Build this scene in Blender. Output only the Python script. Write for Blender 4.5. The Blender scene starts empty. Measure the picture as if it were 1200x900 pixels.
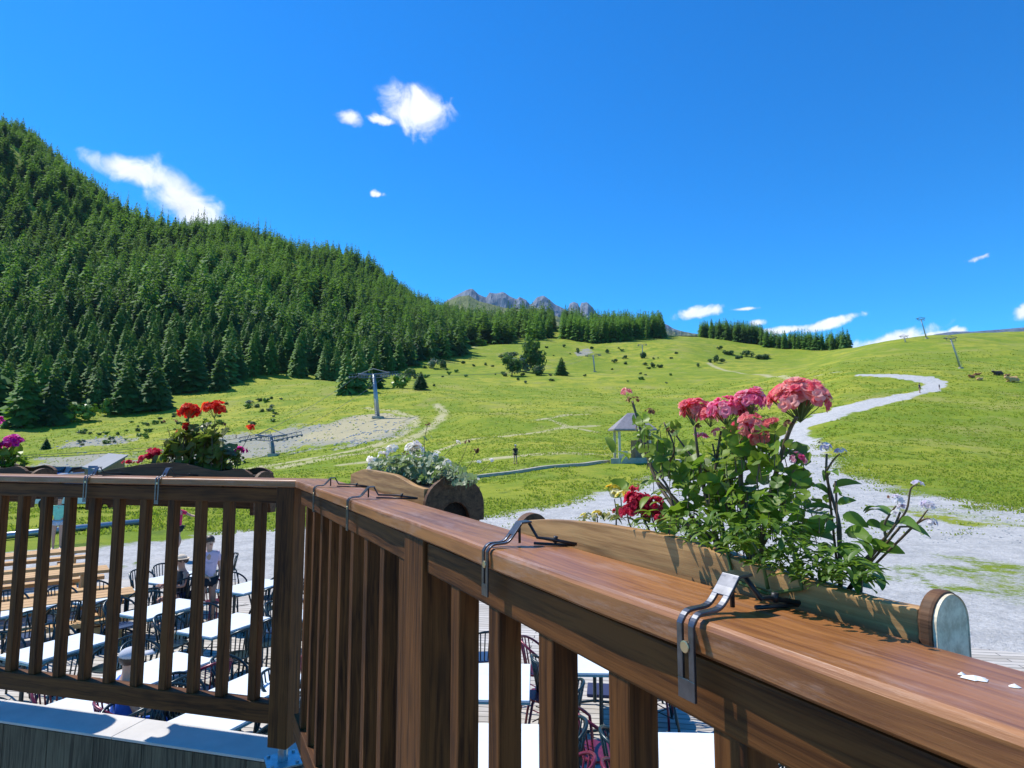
import bpy, bmesh, math, random
import numpy as np
from mathutils import Vector, Matrix, Euler, noise as mnoise
random.seed(7); rng = np.random.default_rng(7)
PI = math.pi
C = bpy.context.scene
COL = C.collection
# ------------------------------------------------------------------ camera
FPX = 720.0; PITCH = math.atan(70/720)
cp, sp = math.cos(PITCH), math.sin(PITCH)
cam_d = bpy.data.cameras.new('camera'); cam = bpy.data.objects.new('camera', cam_d); COL.objects.link(cam)
cam_d.sensor_width = 36; cam_d.lens = 36*FPX/1200; cam_d.clip_start = 0.02; cam_d.clip_end = 12000
cam.location = (0, 0, 0); cam.rotation_euler = (PI/2+PITCH, 0, 0); C.camera = cam
C.render.resolution_x = 1024; C.render.resolution_y = 768
# ------------------------------------------------------------------ light
SUN_DIR = Vector((-0.85, 0.52, 0)).normalized()      # horizontal direction towards the sun
SUN_EL = math.radians(56)
SUN_DIR = Vector((SUN_DIR.x*math.cos(SUN_EL), SUN_DIR.y*math.cos(SUN_EL), math.sin(SUN_EL)))
sd = bpy.data.lights.new('sun', 'SUN'); sd.energy = 4.6; sd.angle = math.radians(0.5); sd.color = (1.0, 0.955, 0.88)
so = bpy.data.objects.new('sun', sd); COL.objects.link(so)
so.rotation_euler = SUN_DIR.to_track_quat('Z', 'Y').to_euler()
W = bpy.data.worlds.new('World'); C.world = W; W.use_nodes = True
C.view_settings.view_transform = 'Standard'; C.view_settings.look = 'None'
C.view_settings.exposure = 0.35; C.view_settings.gamma = 1; C.view_settings.use_curve_mapping = False

def raydir(px, py):
    x = (px-600)/FPX; u = (450-py)/FPX
    return Vector((x, cp-u*sp, sp+u*cp))
def PZ(px, py, z):
    d = raydir(px, py); return d*(z/d.z)
def PY(px, py, Y):
    d = raydir(px, py); return d*(Y/d.y)
def PP(px, py, o, n):
    d = raydir(px, py); return d*((o.dot(n))/d.dot(n))

class NT:
    def __init__(s, tree):
        s.t = tree; s.t.nodes.clear()
    def n(s, typ, ins=None, **kw):
        nd = s.t.nodes.new(typ)
        for k, v in kw.items(): setattr(nd, k, v)
        if ins:
            for k, v in ins.items():
                sock = nd.inputs[k]
                if isinstance(v, bpy.types.NodeSocket): s.t.links.new(v, sock)
                else: sock.default_value = v
        return nd
    def m(s, op, a, b=None, c=None, clamp=False):
        nd = s.t.nodes.new('ShaderNodeMath'); nd.operation = op; nd.use_clamp = clamp
        for i, v in enumerate((a, b, c)):
            if v is None: continue
            if isinstance(v, bpy.types.NodeSocket): s.t.links.new(v, nd.inputs[i])
            else: nd.inputs[i].default_value = v
        return nd.outputs[0]
    def mix(s, f, a, b):
        nd = s.t.nodes.new('ShaderNodeMix'); nd.data_type = 'RGBA'
        for i, v in ((0, f), (6, a), (7, b)):
            if isinstance(v, bpy.types.NodeSocket): s.t.links.new(v, nd.inputs[i])
            else: nd.inputs[i].default_value = v if i == 0 else (*v, 1)
        return nd.outputs[2]
    def ramp(s, f, stops):
        nd = s.t.nodes.new('ShaderNodeValToRGB'); s.t.links.new(f, nd.inputs[0])
        e = nd.color_ramp.elements
        while len(e) < len(stops): e.new(0.5)
        for i, (p, c) in enumerate(stops):
            e[i].position = p; e[i].color = (*c, 1) if len(c) == 3 else c
        return nd.outputs[0]

def build_world():
    t = NT(W.node_tree)
    sky = t.n('ShaderNodeTexSky', sky_type='NISHITA', sun_disc=False, sun_elevation=SUN_EL,
              sun_rotation=math.atan2(SUN_DIR.x, SUN_DIR.y), altitude=1800, air_density=1.0, dust_density=0.3, ozone_density=2.2)
    hs = t.n('ShaderNodeHueSaturation', {'Hue': 0.5, 'Saturation': 1.28, 'Value': 1.0, 'Color': sky.outputs[0]})
    tint = t.n('ShaderNodeMix', {0: 1.0, 6: hs.outputs[0], 7: (0.30, 1.20, 1.60, 1)}, data_type='RGBA', blend_type='MULTIPLY')
    tc = t.n('ShaderNodeTexCoord'); sx = t.n('ShaderNodeSeparateXYZ', {0: tc.outputs['Generated']})
    az = t.m('ARCTAN2', sx.outputs[0], sx.outputs[1]); el = t.m('ARCSINE', sx.outputs[2])
    n1 = t.n('ShaderNodeTexNoise', {'Vector': tc.outputs['Generated'], 'Scale': 26.0, 'Detail': 8.0, 'Roughness': 0.54, 'Distortion': 0.6})
    n2 = t.n('ShaderNodeTexNoise', {'Vector': tc.outputs['Generated'], 'Scale': 110.0, 'Detail': 6.0, 'Roughness': 0.65})
    nz = t.m('ADD', t.m('MULTIPLY', t.m('SUBTRACT', n1.outputs[0], 0.5), 3.0), t.m('MULTIPLY', t.m('SUBTRACT', n2.outputs[0], 0.5), 0.6))
    # px, py, half width, half height, rotation (deg, screen, + = falls to the right), wispiness
    clouds = [(488, 128, 44, 35, 14, 0.5), (448, 141, 22, 6, 5, 0.8), (409, 138, 19, 12, 10, 0.6), (162, 203, 70, 17, 6, 0.45), (220, 240, 66, 32, 36, 0.4),
              (443, 228, 9, 4, 0, 1.6), (820, 366, 36, 8, -8, .8), (872, 362, 20, 2.5, 0, 1.2), (888, 378, 12, 5, 0, .8),
              (968, 380, 44, 6, -12, 0.8), (925, 386, 35, 5, 0, 1.0), (1040, 400, 62, 10, -11, .7), (1124, 388, 14, 6, 0, .8),
              (1150, 301, 24, 5, -8, 1.2), (1200, 365, 16, 11, -15, 1.0), (1090, 394, 30, 6, 0, .8), (880, 402, 60, 8, 0, .8),
              (-120, 60, 70, 25, 0, .8), (1420, 180, 80, 26, 0, .8)]
    tot = None
    for (px, py, a, b, rot, wsp) in clouds:
        d = raydir(px, py).normalized(); A = math.atan2(d.x, d.y); E = math.asin(d.z)
        d2 = raydir(px+10, py).normalized(); k = abs(math.atan2(d2.x, d2.y)-A)/10
        d3 = raydir(px, py+10).normalized(); k2 = abs(math.asin(d3.z)-E)/10
        dx = t.m('SUBTRACT', az, A); dy = t.m('SUBTRACT', el, E)
        dx = t.m('MULTIPLY', dx, 1/k); dy = t.m('MULTIPLY', dy, -1/k2)
        r = math.radians(rot); cr, sr = math.cos(r), math.sin(r)
        ux = t.m('ADD', t.m('MULTIPLY', dx, cr/a), t.m('MULTIPLY', dy, sr/a))
        uy = t.m('ADD', t.m('MULTIPLY', dx, -sr/b), t.m('MULTIPLY', dy, cr/b))
        dist = t.m('SQRT', t.m('ADD', t.m('MULTIPLY', ux, ux), t.m('MULTIPLY', uy, uy)))
        v = t.m('SUBTRACT', 1.0, t.m('ADD', dist, t.m('MULTIPLY', nz, 1.05*wsp)))
        tot = v if tot is None else t.m('MAXIMUM', tot, v)
    mask = t.n('ShaderNodeMapRange', {'Value': tot, 'From Min': -0.05, 'From Max': 0.75, 'To Min': 0.0, 'To Max': 1.0}, interpolation_type='SMOOTHSTEP').outputs[0]
    shade = t.m('ADD', 7.6, t.m('MULTIPLY', t.m('SUBTRACT', n1.outputs[0], 0.5), -5.0))
    cc = t.n('ShaderNodeCombineColor', {0: t.m('MULTIPLY', shade, 0.93), 1: t.m('MULTIPLY', shade, 0.97), 2: t.m('MULTIPLY', shade, 1.06)})
    col = t.mix(t.m('MULTIPLY', mask, 0.95), tint.outputs[2], (1, 1, 1))
    W.node_tree.links.new(cc.outputs[0], col.node.inputs[7])
    bg = t.n('ShaderNodeBackground', {'Color': col, 'Strength': 0.115})
    o = t.n('ShaderNodeOutputWorld', {'Surface': bg.outputs[0]})
build_world()

# ------------------------------------------------------------------ materials
def mat(name, build):
    m = bpy.data.materials.new(name); m.use_nodes = True
    t = NT(m.node_tree); sh = build(t)
    t.n('ShaderNodeOutputMaterial', {'Surface': sh}); return m
def simple(name, col, rough=0.6, metal=0.0, var=0.12, scale=30, bump=0.0, spec=0.5, coat=0.0):
    def b(t):
        tc = t.n('ShaderNodeTexCoord')
        nz = t.n('ShaderNodeTexNoise', {'Vector': tc.outputs['Object'], 'Scale': scale, 'Detail': 5.0, 'Roughness': 0.6})
        c = t.mix(t.n('ShaderNodeMapRange', {'Value': nz.outputs[0], 'From Min': 0.3, 'From Max': 0.7}).outputs[0],
                  tuple(max(0, x*(1-var)) for x in col), tuple(min(1, x*(1+var)) for x in col))
        ins = {'Base Color': c, 'Roughness': rough, 'Metallic': metal, 'Specular IOR Level': spec, 'Coat Weight': coat}
        if bump: ins['Normal'] = t.n('ShaderNodeBump', {'Height': nz.outputs[0], 'Strength': bump, 'Distance': 0.01}).outputs[0]
        return t.n('ShaderNodeBsdfPrincipled', ins).outputs[0]
    return mat(name, b)
def wood(name, light, dark, rough=0.45, worn=None, along=1.0, knots=0.0, coat=0.0, gscale=1.0, edge=0.0, spec=0.5):
    """grain runs along the local x axis of each plank"""
    def b(t):
        tc = t.n('ShaderNodeTexCoord'); oi = t.n('ShaderNodeObjectInfo')
        off = t.n('ShaderNodeVectorMath', {0: oi.outputs['Random'], 1: (7.3, 11.1, 5.7)}, operation='MULTIPLY')
        v0 = t.n('ShaderNodeVectorMath', {0: tc.outputs['Object'], 1: off.outputs[0]}, operation='ADD').outputs[0]
        def mp(sc, src=v0): return t.n('ShaderNodeMapping', {'Vector': src, 'Scale': sc}).outputs[0]
        wn = t.n('ShaderNodeTexNoise', {'Vector': mp((2.5*along, 7, 7)), 'Scale': 1.0, 'Detail': 3.0})
        wv = t.n('ShaderNodeVectorMath', {0: v0, 1: t.n('ShaderNodeVectorMath', {0: wn.outputs[1], 'Scale': 0.045}, operation='SCALE').outputs[0]}, operation='ADD').outputs[0]
        g1 = t.n('ShaderNodeTexNoise', {'Vector': mp((1.1*along, 95*gscale, 95*gscale), wv), 'Scale': 1.0, 'Detail': 7.0, 'Roughness': 0.6})
        g2 = t.n('ShaderNodeTexNoise', {'Vector': mp((9*along, 330*gscale, 330*gscale)), 'Scale': 1.0, 'Detail': 4.0, 'Roughness': 0.7})
        big = t.n('ShaderNodeTexNoise', {'Vector': mp((3, 9, 9)), 'Scale': 1.0, 'Detail': 4.0})
        f = t.m('ADD', t.m('MULTIPLY', g1.outputs[0], 0.72), t.m('MULTIPLY', g2.outputs[0], 0.28))
        f = t.m('ADD', f, t.m('MULTIPLY', t.m('SUBTRACT', big.outputs[0], 0.5), 0.3))
        c = t.ramp(f, [(0.38, dark), (0.50, tuple(0.55*a+0.45*b2 for a, b2 in zip(light, dark))), (0.61, light)])
        if knots:
            vo = t.n('ShaderNodeTexVoronoi', {'Vector': mp((5, 13, 13), wv), 'Scale': 1.0, 'Randomness': 1.0})
            kk = t.n('ShaderNodeMapRange', {'Value': vo.outputs['Distance'], 'From Min': 0.04, 'From Max': 0.30, 'To Min': knots, 'To Max': 0.0}).outputs[0]
            c = t.mix(kk, c, tuple(x*0.35 for x in dark))
        if worn:
            wm = t.n('ShaderNodeTexNoise', {'Vector': mp((6, 30, 30)), 'Scale': 1.0, 'Detail': 8.0, 'Roughness': 0.75})
            wk = t.n('ShaderNodeMapRange', {'Value': wm.outputs[0], 'From Min': 0.52, 'From Max': 0.66, 'To Min': 0, 'To Max': 0.75}).outputs[0]
            c = t.mix(wk, c, worn)
        rg = t.m('ADD', rough-0.08, t.m('MULTIPLY', big.outputs[0], 0.2))
        bp = t.n('ShaderNodeBump', {'Height': f, 'Strength': 0.5, 'Distance': 0.002})
        return t.n('ShaderNodeBsdfPrincipled', {'Base Color': c, 'Roughness': rg, 'Normal': bp.outputs[0], 'Coat Weight': coat, 'Coat Roughness': 0.3, 'Specular IOR Level': spec}).outputs[0]
    return mat(name, b)
def leafmat(name, c1, c2, yellow=(0.35, 0.38, 0.03), yamt=0.08, trans=0.35, rough=0.45, obj=False, scale=25, hue=True):
    def b(t):
        tc = t.n('ShaderNodeTexCoord')
        nz = t.n('ShaderNodeTexNoise', {'Vector': tc.outputs['Object'], 'Scale': scale, 'Detail': 3.0})
        f = t.n('ShaderNodeMapRange', {'Value': nz.outputs[0], 'From Min': 0.32, 'From Max': 0.68}).outputs[0]
        if obj:
            oi = t.n('ShaderNodeObjectInfo')
            f = t.m('ADD', t.m('MULTIPLY', f, 0.45), t.m('MULTIPLY', oi.outputs['Random'], 0.6), clamp=True)
        else:
            at = t.n('ShaderNodeAttribute', attribute_name='tint')
            f = t.m('ADD', t.m('MULTIPLY', f, 0.4), t.m('MULTIPLY', at.outputs['Fac'], 0.65), clamp=True)
        c = t.mix(f, c1, c2)
        if yamt:
            y = t.n('ShaderNodeTexNoise', {'Vector': tc.outputs['Object'], 'Scale': scale*1.7, 'Detail': 2.0})
            c = t.mix(t.n('ShaderNodeMapRange', {'Value': y.outputs[0], 'From Min': 0.64, 'From Max': 0.72, 'To Max': yamt*6}).outputs[0], c, yellow)
        p = t.n('ShaderNodeBsdfPrincipled', {'Base Color': c, 'Roughness': rough, 'Specular IOR Level': 0.4})
        tr = t.n('ShaderNodeBsdfTranslucent', {'Color': t.mix(0.5, c, (0.25, 0.42, 0.03))})
        return t.n('ShaderNodeMixShader', {0: trans, 1: p.outputs[0], 2: tr.outputs[0]}).outputs[0]
    return mat(name, b)

M = {}
M['cap'] = wood('handrail_wood', (0.37, 0.150, 0.042), (0.17, 0.060, 0.018), rough=0.40, worn=(0.38, 0.22, 0.15), coat=0.25)
M['stain'] = wood('stained_wood', (0.155, 0.059, 0.015), (0.034, 0.011, 0.003), rough=0.6, knots=0.5, coat=0.0, spec=0.2)
M['planter'] = wood('planter_wood', (0.50, 0.29, 0.11), (0.24, 0.12, 0.04), rough=0.55, knots=0.9, gscale=0.8)
M['planter_dark_shaded'] = wood('dark_shaded_planter_wood', (0.17, 0.085, 0.042), (0.06, 0.028, 0.014), rough=0.6, spec=.25)  # dark brown wood, with shade of unlit boxes and ends in the colour
M['pale_end'] = wood('weathered_end_grain', (0.88, 0.76, 0.54), (0.58, 0.47, 0.31), rough=0.8)
M['weathered'] = wood('weathered_boards', (0.20, 0.15, 0.09), (0.07, 0.05, 0.032), rough=0.8, knots=.4, spec=.2)
M['bench_wood'] = wood('light_timber', (0.60, 0.36, 0.14), (0.36, 0.19, 0.07), rough=0.6)
M['steel'] = simple('dark_steel', (0.13, 0.135, 0.15), 0.32, 0.85, 0.3, 60)
M['galv'] = simple('galvanised_steel', (0.33, 0.36, 0.40), 0.42, 0.7, 0.15, 20)
M['bolt'] = simple('brass_screw', (0.55, 0.45, 0.28), 0.35, 0.9)
M['black'] = simple('black_rubber', (0.015, 0.015, 0.017), 0.45)
M['chair_dark'] = simple('dark_green_chair_metal', (0.012, 0.03, 0.035), 0.3, 0.2, 0.3)
M['chair_red'] = simple('burgundy_chair_metal', (0.16, 0.015, 0.035), 0.3, 0.2, 0.3)
M['chair_blue'] = simple('blue_chair_seat', (0.02, 0.05, 0.12), 0.4)
M['table_white'] = simple('white_tabletop', (0.74, 0.80, 0.82), 0.35, 0, 0.06, 9)
M['table_edge'] = simple('teal_table_edge', (0.10, 0.30, 0.32), 0.4)
M['soil'] = simple('potting_soil', (0.03, 0.02, 0.013), 0.95, 0, 0.5, 80, bump=1.0)
M['petal_pink'] = None
def petal(name, c1, c2, c3=None):
    def b(t):
        at = t.n('ShaderNodeAttribute', attribute_name='tint')
        c = t.ramp(at.outputs['Fac'], [(0.0, c1), (0.55, c2), (1.0, c3 or c2)])
        p = t.n('ShaderNodeBsdfPrincipled', {'Base Color': c, 'Roughness': 0.55, 'Specular IOR Level': 0.25})
        tr = t.n('ShaderNodeBsdfTranslucent', {'Color': c})
        return t.n('ShaderNodeMixShader', {0: 0.55, 1: p.outputs[0], 2: tr.outputs[0]}).outputs[0]
    return mat(name, b)
M['petal_coral'] = petal('coral_pink_petal', (0.85, 0.10, 0.19), (0.93, 0.30, 0.28), (0.95, 0.55, 0.48))
M['petal_pink'] = petal('pink_petal', (0.85, 0.10, 0.30), (0.93, 0.27, 0.40), (0.96, 0.55, 0.58))
M['petal_crimson'] = petal('crimson_petal', (0.38, 0.006, 0.03), (0.66, 0.02, 0.08), (0.82, 0.10, 0.18))
M['petal_red'] = petal('scarlet_petal', (0.62, 0.015, 0.012), (0.85, 0.035, 0.02), (0.90, 0.11, 0.03))
M['petal_magenta'] = petal('magenta_petal', (0.50, 0.008, 0.22), (0.75, 0.02, 0.38), (0.85, 0.08, 0.45))
M['petal_white'] = petal('white_petal', (0.88, 0.84, 0.72), (0.92, 0.89, 0.82), (0.90, 0.78, 0.74))
M['petal_lilac'] = petal('lilac_petal', (0.66, 0.58, 0.74), (0.86, 0.82, 0.84), (0.92, 0.89, 0.88))
M['petal_yellow'] = petal('yellow_petal', (0.85, 0.62, 0.05), (0.88, 0.82, 0.25), (0.88, 0.86, 0.60))
M['petal_bud'] = petal('dry_bud', (0.10, 0.05, 0.02), (0.30, 0.14, 0.08), (0.45, 0.25, 0.15))
M['leaf'] = leafmat('geranium_leaf', (0.045, 0.125, 0.014), (0.26, 0.36, 0.03), yamt=0.08, trans=.45)
M['leaf_dark'] = leafmat('narrow_leaf', (0.035, 0.11, 0.016), (0.18, 0.30, 0.035), yamt=0.0, trans=.45)
M['leaf_olive'] = leafmat('olive_leaf', (0.06, 0.09, 0.015), (0.24, 0.22, 0.05), yamt=0.12, yellow=(0.30, 0.12, 0.04))
M['leaf_grey'] = leafmat('pale_leaf', (0.10, 0.17, 0.06), (0.36, 0.40, 0.25), yamt=0.0)
M['stem'] = simple('plant_stem', (0.11, 0.075, 0.04), 0.6, 0, 0.4, 60)
M['stem_green'] = simple('green_stem', (0.08, 0.13, 0.03), 0.55, 0, 0.3, 60)
M['conifer'] = leafmat('conifer_needles', (0.010, 0.060, 0.024), (0.12, 0.28, 0.028), yamt=0, trans=0.40, rough=0.75, obj=True, scale=0.5)
M['conifer_bright'] = leafmat('bright_larch_needles', (0.055, 0.14, 0.02), (0.11, 0.22, 0.03), yamt=0, trans=0.15, rough=0.75, obj=True, scale=0.5)
M['forest'] = leafmat('forest_needles', (0.006, 0.050, 0.024), (0.140, 0.32, 0.028), yamt=0, trans=0.40, rough=0.75, scale=0.12)
M['bush'] = leafmat('shrub_leaves', (0.035, 0.08, 0.02), (0.09, 0.16, 0.03), yamt=0, trans=0.15, rough=0.7, obj=True, scale=1.5)
M['bush_grey'] = leafmat('grey_green_leaves', (0.09, 0.14, 0.09), (0.16, 0.21, 0.13), yamt=0, trans=0.1, rough=0.7, obj=True, scale=1.5)
M['trunk'] = simple('bark', (0.10, 0.07, 0.05), 0.9, 0, 0.3, 3, bump=0.6)
M['skin'] = simple('skin', (0.50, 0.27, 0.18), 0.5, 0, 0.06, 20)
M['hair'] = simple('brown_hair', (0.05, 0.025, 0.015), 0.5, 0, 0.3, 90)
def cloth(n, c): M[n] = simple(n+'_cloth', c, 0.85, 0, 0.12, 14, bump=0.2)
cloth('pink', (0.62, 0.42, 0.50)); cloth('black_c', (0.012, 0.012, 0.016)); cloth('red_c', (0.62, 0.02, 0.10)); cloth('green_c', (0.25, 0.62, 0.42))
cloth('blue_c', (0.03, 0.13, 0.55)); cloth('grey_c', (0.45, 0.46, 0.5)); cloth('straw', (0.62, 0.5, 0.36)); cloth('navy', (0.02, 0.03, 0.09))
M['slate'] = simple('slate_roof', (0.25, 0.225, 0.235), 0.6, 0, 0.2, 4)
M['roof_grey'] = simple('grey_sheet_roof', (0.15, 0.165, 0.19), 0.5, 0, 0.1, 2)
M['hut_wood'] = simple('hut_boards', (0.28, 0.17, 0.10), 0.75, 0, 0.3, 4)
M['hut_post'] = simple('pale_posts', (0.55, 0.50, 0.38), 0.7)
M['concrete'] = simple('concrete', (0.38, 0.35, 0.28), 0.85, 0, 0.2, 3, bump=0.3)
M['glass'] = simple('window_glass', (0.02, 0.03, 0.04), 0.05, 0.0, 0.0, spec=1.0)
M['tyre'] = simple('tyre', (0.015, 0.015, 0.015), 0.8)
M['car_white'] = simple('white_car_paint', (0.75, 0.77, 0.8), 0.2, 0, 0.03, coat=1.0)
M['car_blue'] = simple('blue_car_paint', (0.03, 0.09, 0.32), 0.2, 0.2, 0.03, coat=1.0)
M['car_grey'] = simple('grey_car_paint', (0.16, 0.17, 0.2), 0.25, 0.5, 0.03, coat=1.0)
M['lamp_red'] = simple('tail_lamp', (0.5, 0.02, 0.02), 0.2)
M['lamp_clear'] = simple('headlamp', (0.7, 0.72, 0.75), 0.1)
M['cow_brown'] = simple('brown_hide', (0.33, 0.13, 0.05), 0.8, 0, 0.2, 2)
M['cow_tan'] = simple('tan_hide', (0.55, 0.33, 0.14), 0.8, 0, 0.2, 2)
M['cow_dark'] = simple('dark_hide', (0.05, 0.035, 0.03), 0.8, 0, 0.3, 2)
M['cow_white'] = simple('white_hide', (0.75, 0.7, 0.62), 0.8)
M['flashing'] = simple('painted_metal_sheet', (0.55, 0.52, 0.47), 0.7, 0, 0.12, 6, bump=0.15)
M['lift_blue'] = simple('lift_steel', (0.12, 0.15, 0.20), 0.45, 0.4, 0.2, 2)
M['white_drop'] = simple('bird_dropping', (0.8, 0.8, 0.78), 0.8)
M['plate'] = simple('zinc_plate', (0.30, 0.42, 0.46), 0.3, 0.8, 0.2, 50)
M['rock'] = simple('limestone', (0.36, 0.36, 0.35), 0.9, 0, 0.3, 3, bump=0.5)

# ------------------------------------------------------------------ object helpers
WM = {}
def tag(o, label=None, cat=None, group=None, kind=None):
    if label: o['label'] = label
    if cat: o['category'] = cat
    if group: o['group'] = group
    if kind: o['kind'] = kind
    return o
def put(o, parent=None, Mx=None):
    Mx = Mx or Matrix.Identity(4)
    COL.objects.link(o)
    if parent is not None:
        o.parent = parent; o.matrix_basis = WM[parent.name].inverted() @ Mx
    else: o.matrix_basis = Mx
    WM[o.name] = Mx
    return o
def thing(name, label, cat, loc=(0, 0, 0), group=None, rotz=0):
    o = bpy.data.objects.new(name, None); o.empty_display_size = 0.1
    put(o, None, Matrix.Translation(loc) @ Matrix.Rotation(rotz, 4, 'Z')); tag(o, label, cat, group); return o
class MB:
    def __init__(s): s.v = []; s.f = []; s.tint = []; s.cur = 0.5
    def add(s, vs, fs):
        n = len(s.v); s.v += [tuple(v) for v in vs]; s.f += [tuple(i+n for i in f) for f in fs]; s.tint += [s.cur]*len(vs)
    def box(s, c, size, R=None):
        sx, sy, sz = [x/2 for x in size]; vs = []
        for x in (-sx, sx):
            for y in (-sy, sy):
                for z in (-sz, sz):
                    p = Vector((x, y, z)); p = (R @ p) if R else p; vs.append(p+Vector(c))
        s.add(vs, [(0, 1, 3, 2), (4, 6, 7, 5), (0, 4, 5, 1), (2, 3, 7, 6), (0, 2, 6, 4), (1, 5, 7, 3)])
    def tube(s, pts, r, n=8, caps=True, r2=None):
        pts = [Vector(p) for p in pts]; m = len(pts); rr = r if isinstance(r, (list, tuple)) else [r+((r2 if r2 is not None else r)-r)*i/max(1, m-1) for i in range(m)]
        prev = None; vs = []
        for i, p in enumerate(pts):
            t = (pts[min(i+1, m-1)]-pts[max(i-1, 0)])
            t = t.normalized() if t.length > 1e-9 else Vector((0, 0, 1))
            if prev is None: a = Vector((0, 0, 1)) if abs(t.z) < 0.9 else Vector((1, 0, 0)); x = t.cross(a).normalized()
            else: x = (prev-t*prev.dot(t)); x = x.normalized() if x.length > 1e-6 else t.orthogonal().normalized()
            prev = x; y = t.cross(x)
            for k in range(n):
                a = 2*PI*k/n; vs.append(p+(x*math.cos(a)+y*math.sin(a))*rr[i])
        fs = [(i*n+k, i*n+(k+1) % n, (i+1)*n+(k+1) % n, (i+1)*n+k) for i in range(m-1) for k in range(n)]
        if caps: fs += [tuple(range(n-1, -1, -1)), tuple((m-1)*n+k for k in range(n))]
        s.add(vs, fs)
    def prism(s, outline, axis_from, ex, ey, ez, depth):
        """outline in (a,b) -> axis_from + a*ex + b*ey, extruded depth along ez"""
        n = len(outline); o = Vector(axis_from); vs = [o+ex*a+ey*b for a, b in outline]+[o+ex*a+ey*b+ez*depth for a, b in outline]
        s.add(vs, [tuple(range(n-1, -1, -1)), tuple(range(n, 2*n))]+[(i, (i+1) % n, (i+1) % n+n, i+n) for i in range(n)])
    def mesh(s, name, smooth=False):
        me = bpy.data.meshes.new(name); me.from_pydata(s.v, [], s.f)
        if len(set(s.tint)) > 1:
            a = me.attributes.new('tint', 'FLOAT', 'POINT'); a.data.foreach_set('value', s.tint)
        if smooth: me.polygons.foreach_set('use_smooth', [True]*len(me.polygons))
        return me
    def build(s, name, m, parent=None, Mx=None, smooth=False, bevel=0, label=None):
        me = s.mesh(name, smooth); fixn(me, bevel)
        me.materials.append(m)
        o = bpy.data.objects.new(name, me); put(o, parent, Mx)
        if label: o['label'] = label
        return o
def fixn(me, bevel=0):
    bm = bmesh.new(); bm.from_mesh(me)
    if len(bm.faces) < 30000: bmesh.ops.recalc_face_normals(bm, faces=bm.faces)
    if bevel:
        es = [e for e in bm.edges if len(e.link_faces) == 2 and e.calc_face_angle(0) > 0.6]
        bmesh.ops.bevel(bm, geom=es, offset=bevel, segments=2, affect='EDGES', profile=0.6)
    bm.to_mesh(me); bm.free()
def frame(o, x, y, z):
    m = Matrix((x, y, z)).transposed().to_4x4(); m.translation = o; return m
def plank(name, c, xdir, length, ysize, zsize, m, parent, up=Vector((0, 0, 1)), bevel=0.003):
    """box whose local x is the long axis (grain)"""
    x = Vector(xdir).normalized(); y = Vector(up).cross(x)
    if y.length < 1e-4: y = Vector((0, 1, 0))
    y.normalize(); z = x.cross(y)
    b = MB(); b.box((0, 0, 0), (length, ysize, zsize))
    return b.build(name, m, parent, frame(Vector(c), x, y, z), bevel=bevel)
def copy_tree(o, parent=None):
    c = o.copy(); COL.objects.link(c)
    if parent is not None: c.parent = parent
    for ch in o.children: copy_tree(ch, c)
    return c

# ------------------------------------------------------------------ terrain
def ztan(py): return math.tan(math.atan((450-py)/FPX)+PITCH)
ZG = -3.5
ctrl = {  # px : [(D, y)]
    -420: [(60, 562), (100, 545), (150, 510), (200, 470), (300, 330), (420, 190), (600, 60), (900, 120), (1500, 330)],
    -150: [(60, 562), (100, 547), (140, 526), (185, 500), (260, 420), (350, 320), (450, 215), (560, 130), (900, 200), (1500, 360)],
    0:   [(60, 562), (100, 547), (140, 526), (185, 500), (260, 430), (350, 340), (450, 260), (560, 188), (800, 217), (1500, 380)],
    100: [(60, 564), (100, 545), (150, 515), (200, 483), (280, 415), (380, 320), (480, 264), (570, 238), (800, 266), (1500, 390)],
    200: [(60, 566), (100, 543), (160, 503), (230, 463), (300, 410), (400, 335), (500, 302), (600, 282), (800, 296), (1500, 400)],
    300: [(60, 568), (100, 540), (160, 498), (250, 447), (320, 408), (420, 358), (520, 322), (660, 300), (900, 325), (1500, 410)],
    400: [(60, 566), (100, 530), (160, 490), (260, 445), (350, 408), (450, 370), (600, 328), (760, 308), (1000, 340), (1500, 410)],
    500: [(60, 558), (100, 520), (160, 482), (260, 443), (350, 420), (460, 398), (620, 380), (850, 370), (1100, 385), (1500, 420)],
    570: [(57, 550), (100, 514), (160, 480), (260, 448), (380, 418), (500, 398), (640, 391), (850, 388), (1100, 400), (1500, 430)],
    650: [(57, 545), (100, 512), (160, 480), (240, 455), (350, 428), (480, 398), (600, 384), (800, 400), (1500, 440)],
    720: [(57, 548), (110, 508), (180, 472), (260, 450), (360, 427), (480, 400), (560, 391), (800, 405), (1500, 440)],
    800: [(57, 545), (110, 505), (180, 470), (280, 443), (380, 422), (520, 396), (600, 394), (800, 410), (1500, 440)],
    880: [(57, 548), (90, 510), (150, 475), (230, 450), (300, 436), (390, 424), (450, 411), (540, 400), (800, 420), (1500, 440)],
    940: [(45, 560), (70, 522), (110, 485), (160, 458), (230, 440), (300, 432), (380, 424), (460, 411), (700, 425), (1500, 440)],
    1000: [(45, 562), (65, 520), (90, 488), (120, 463), (155, 441), (220, 430), (300, 418), (400, 410), (600, 425), (1500, 440)],
    1100: [(45, 564), (65, 518), (90, 484), (117, 460), (150, 440), (205, 430), (270, 410), (350, 393), (500, 410), (1500, 440)],
    1200: [(45, 564), (65, 520), (90, 485), (117, 462), (150, 441), (205, 430), (270, 408), (370, 389), (500, 400), (1500, 440)],
    1450: [(45, 564), (65, 522), (90, 490), (117, 465), (150, 441), (205, 428), (270, 405), (370, 380), (500, 395), (1500, 440)],
    1900: [(45, 564), (65, 525), (90, 495), (117, 468), (150, 443), (205, 425), (270, 400), (370, 375), (500, 390), (1500, 440)],
}
TU = np.array([(k-600)/FPX for k in ctrl])
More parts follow.
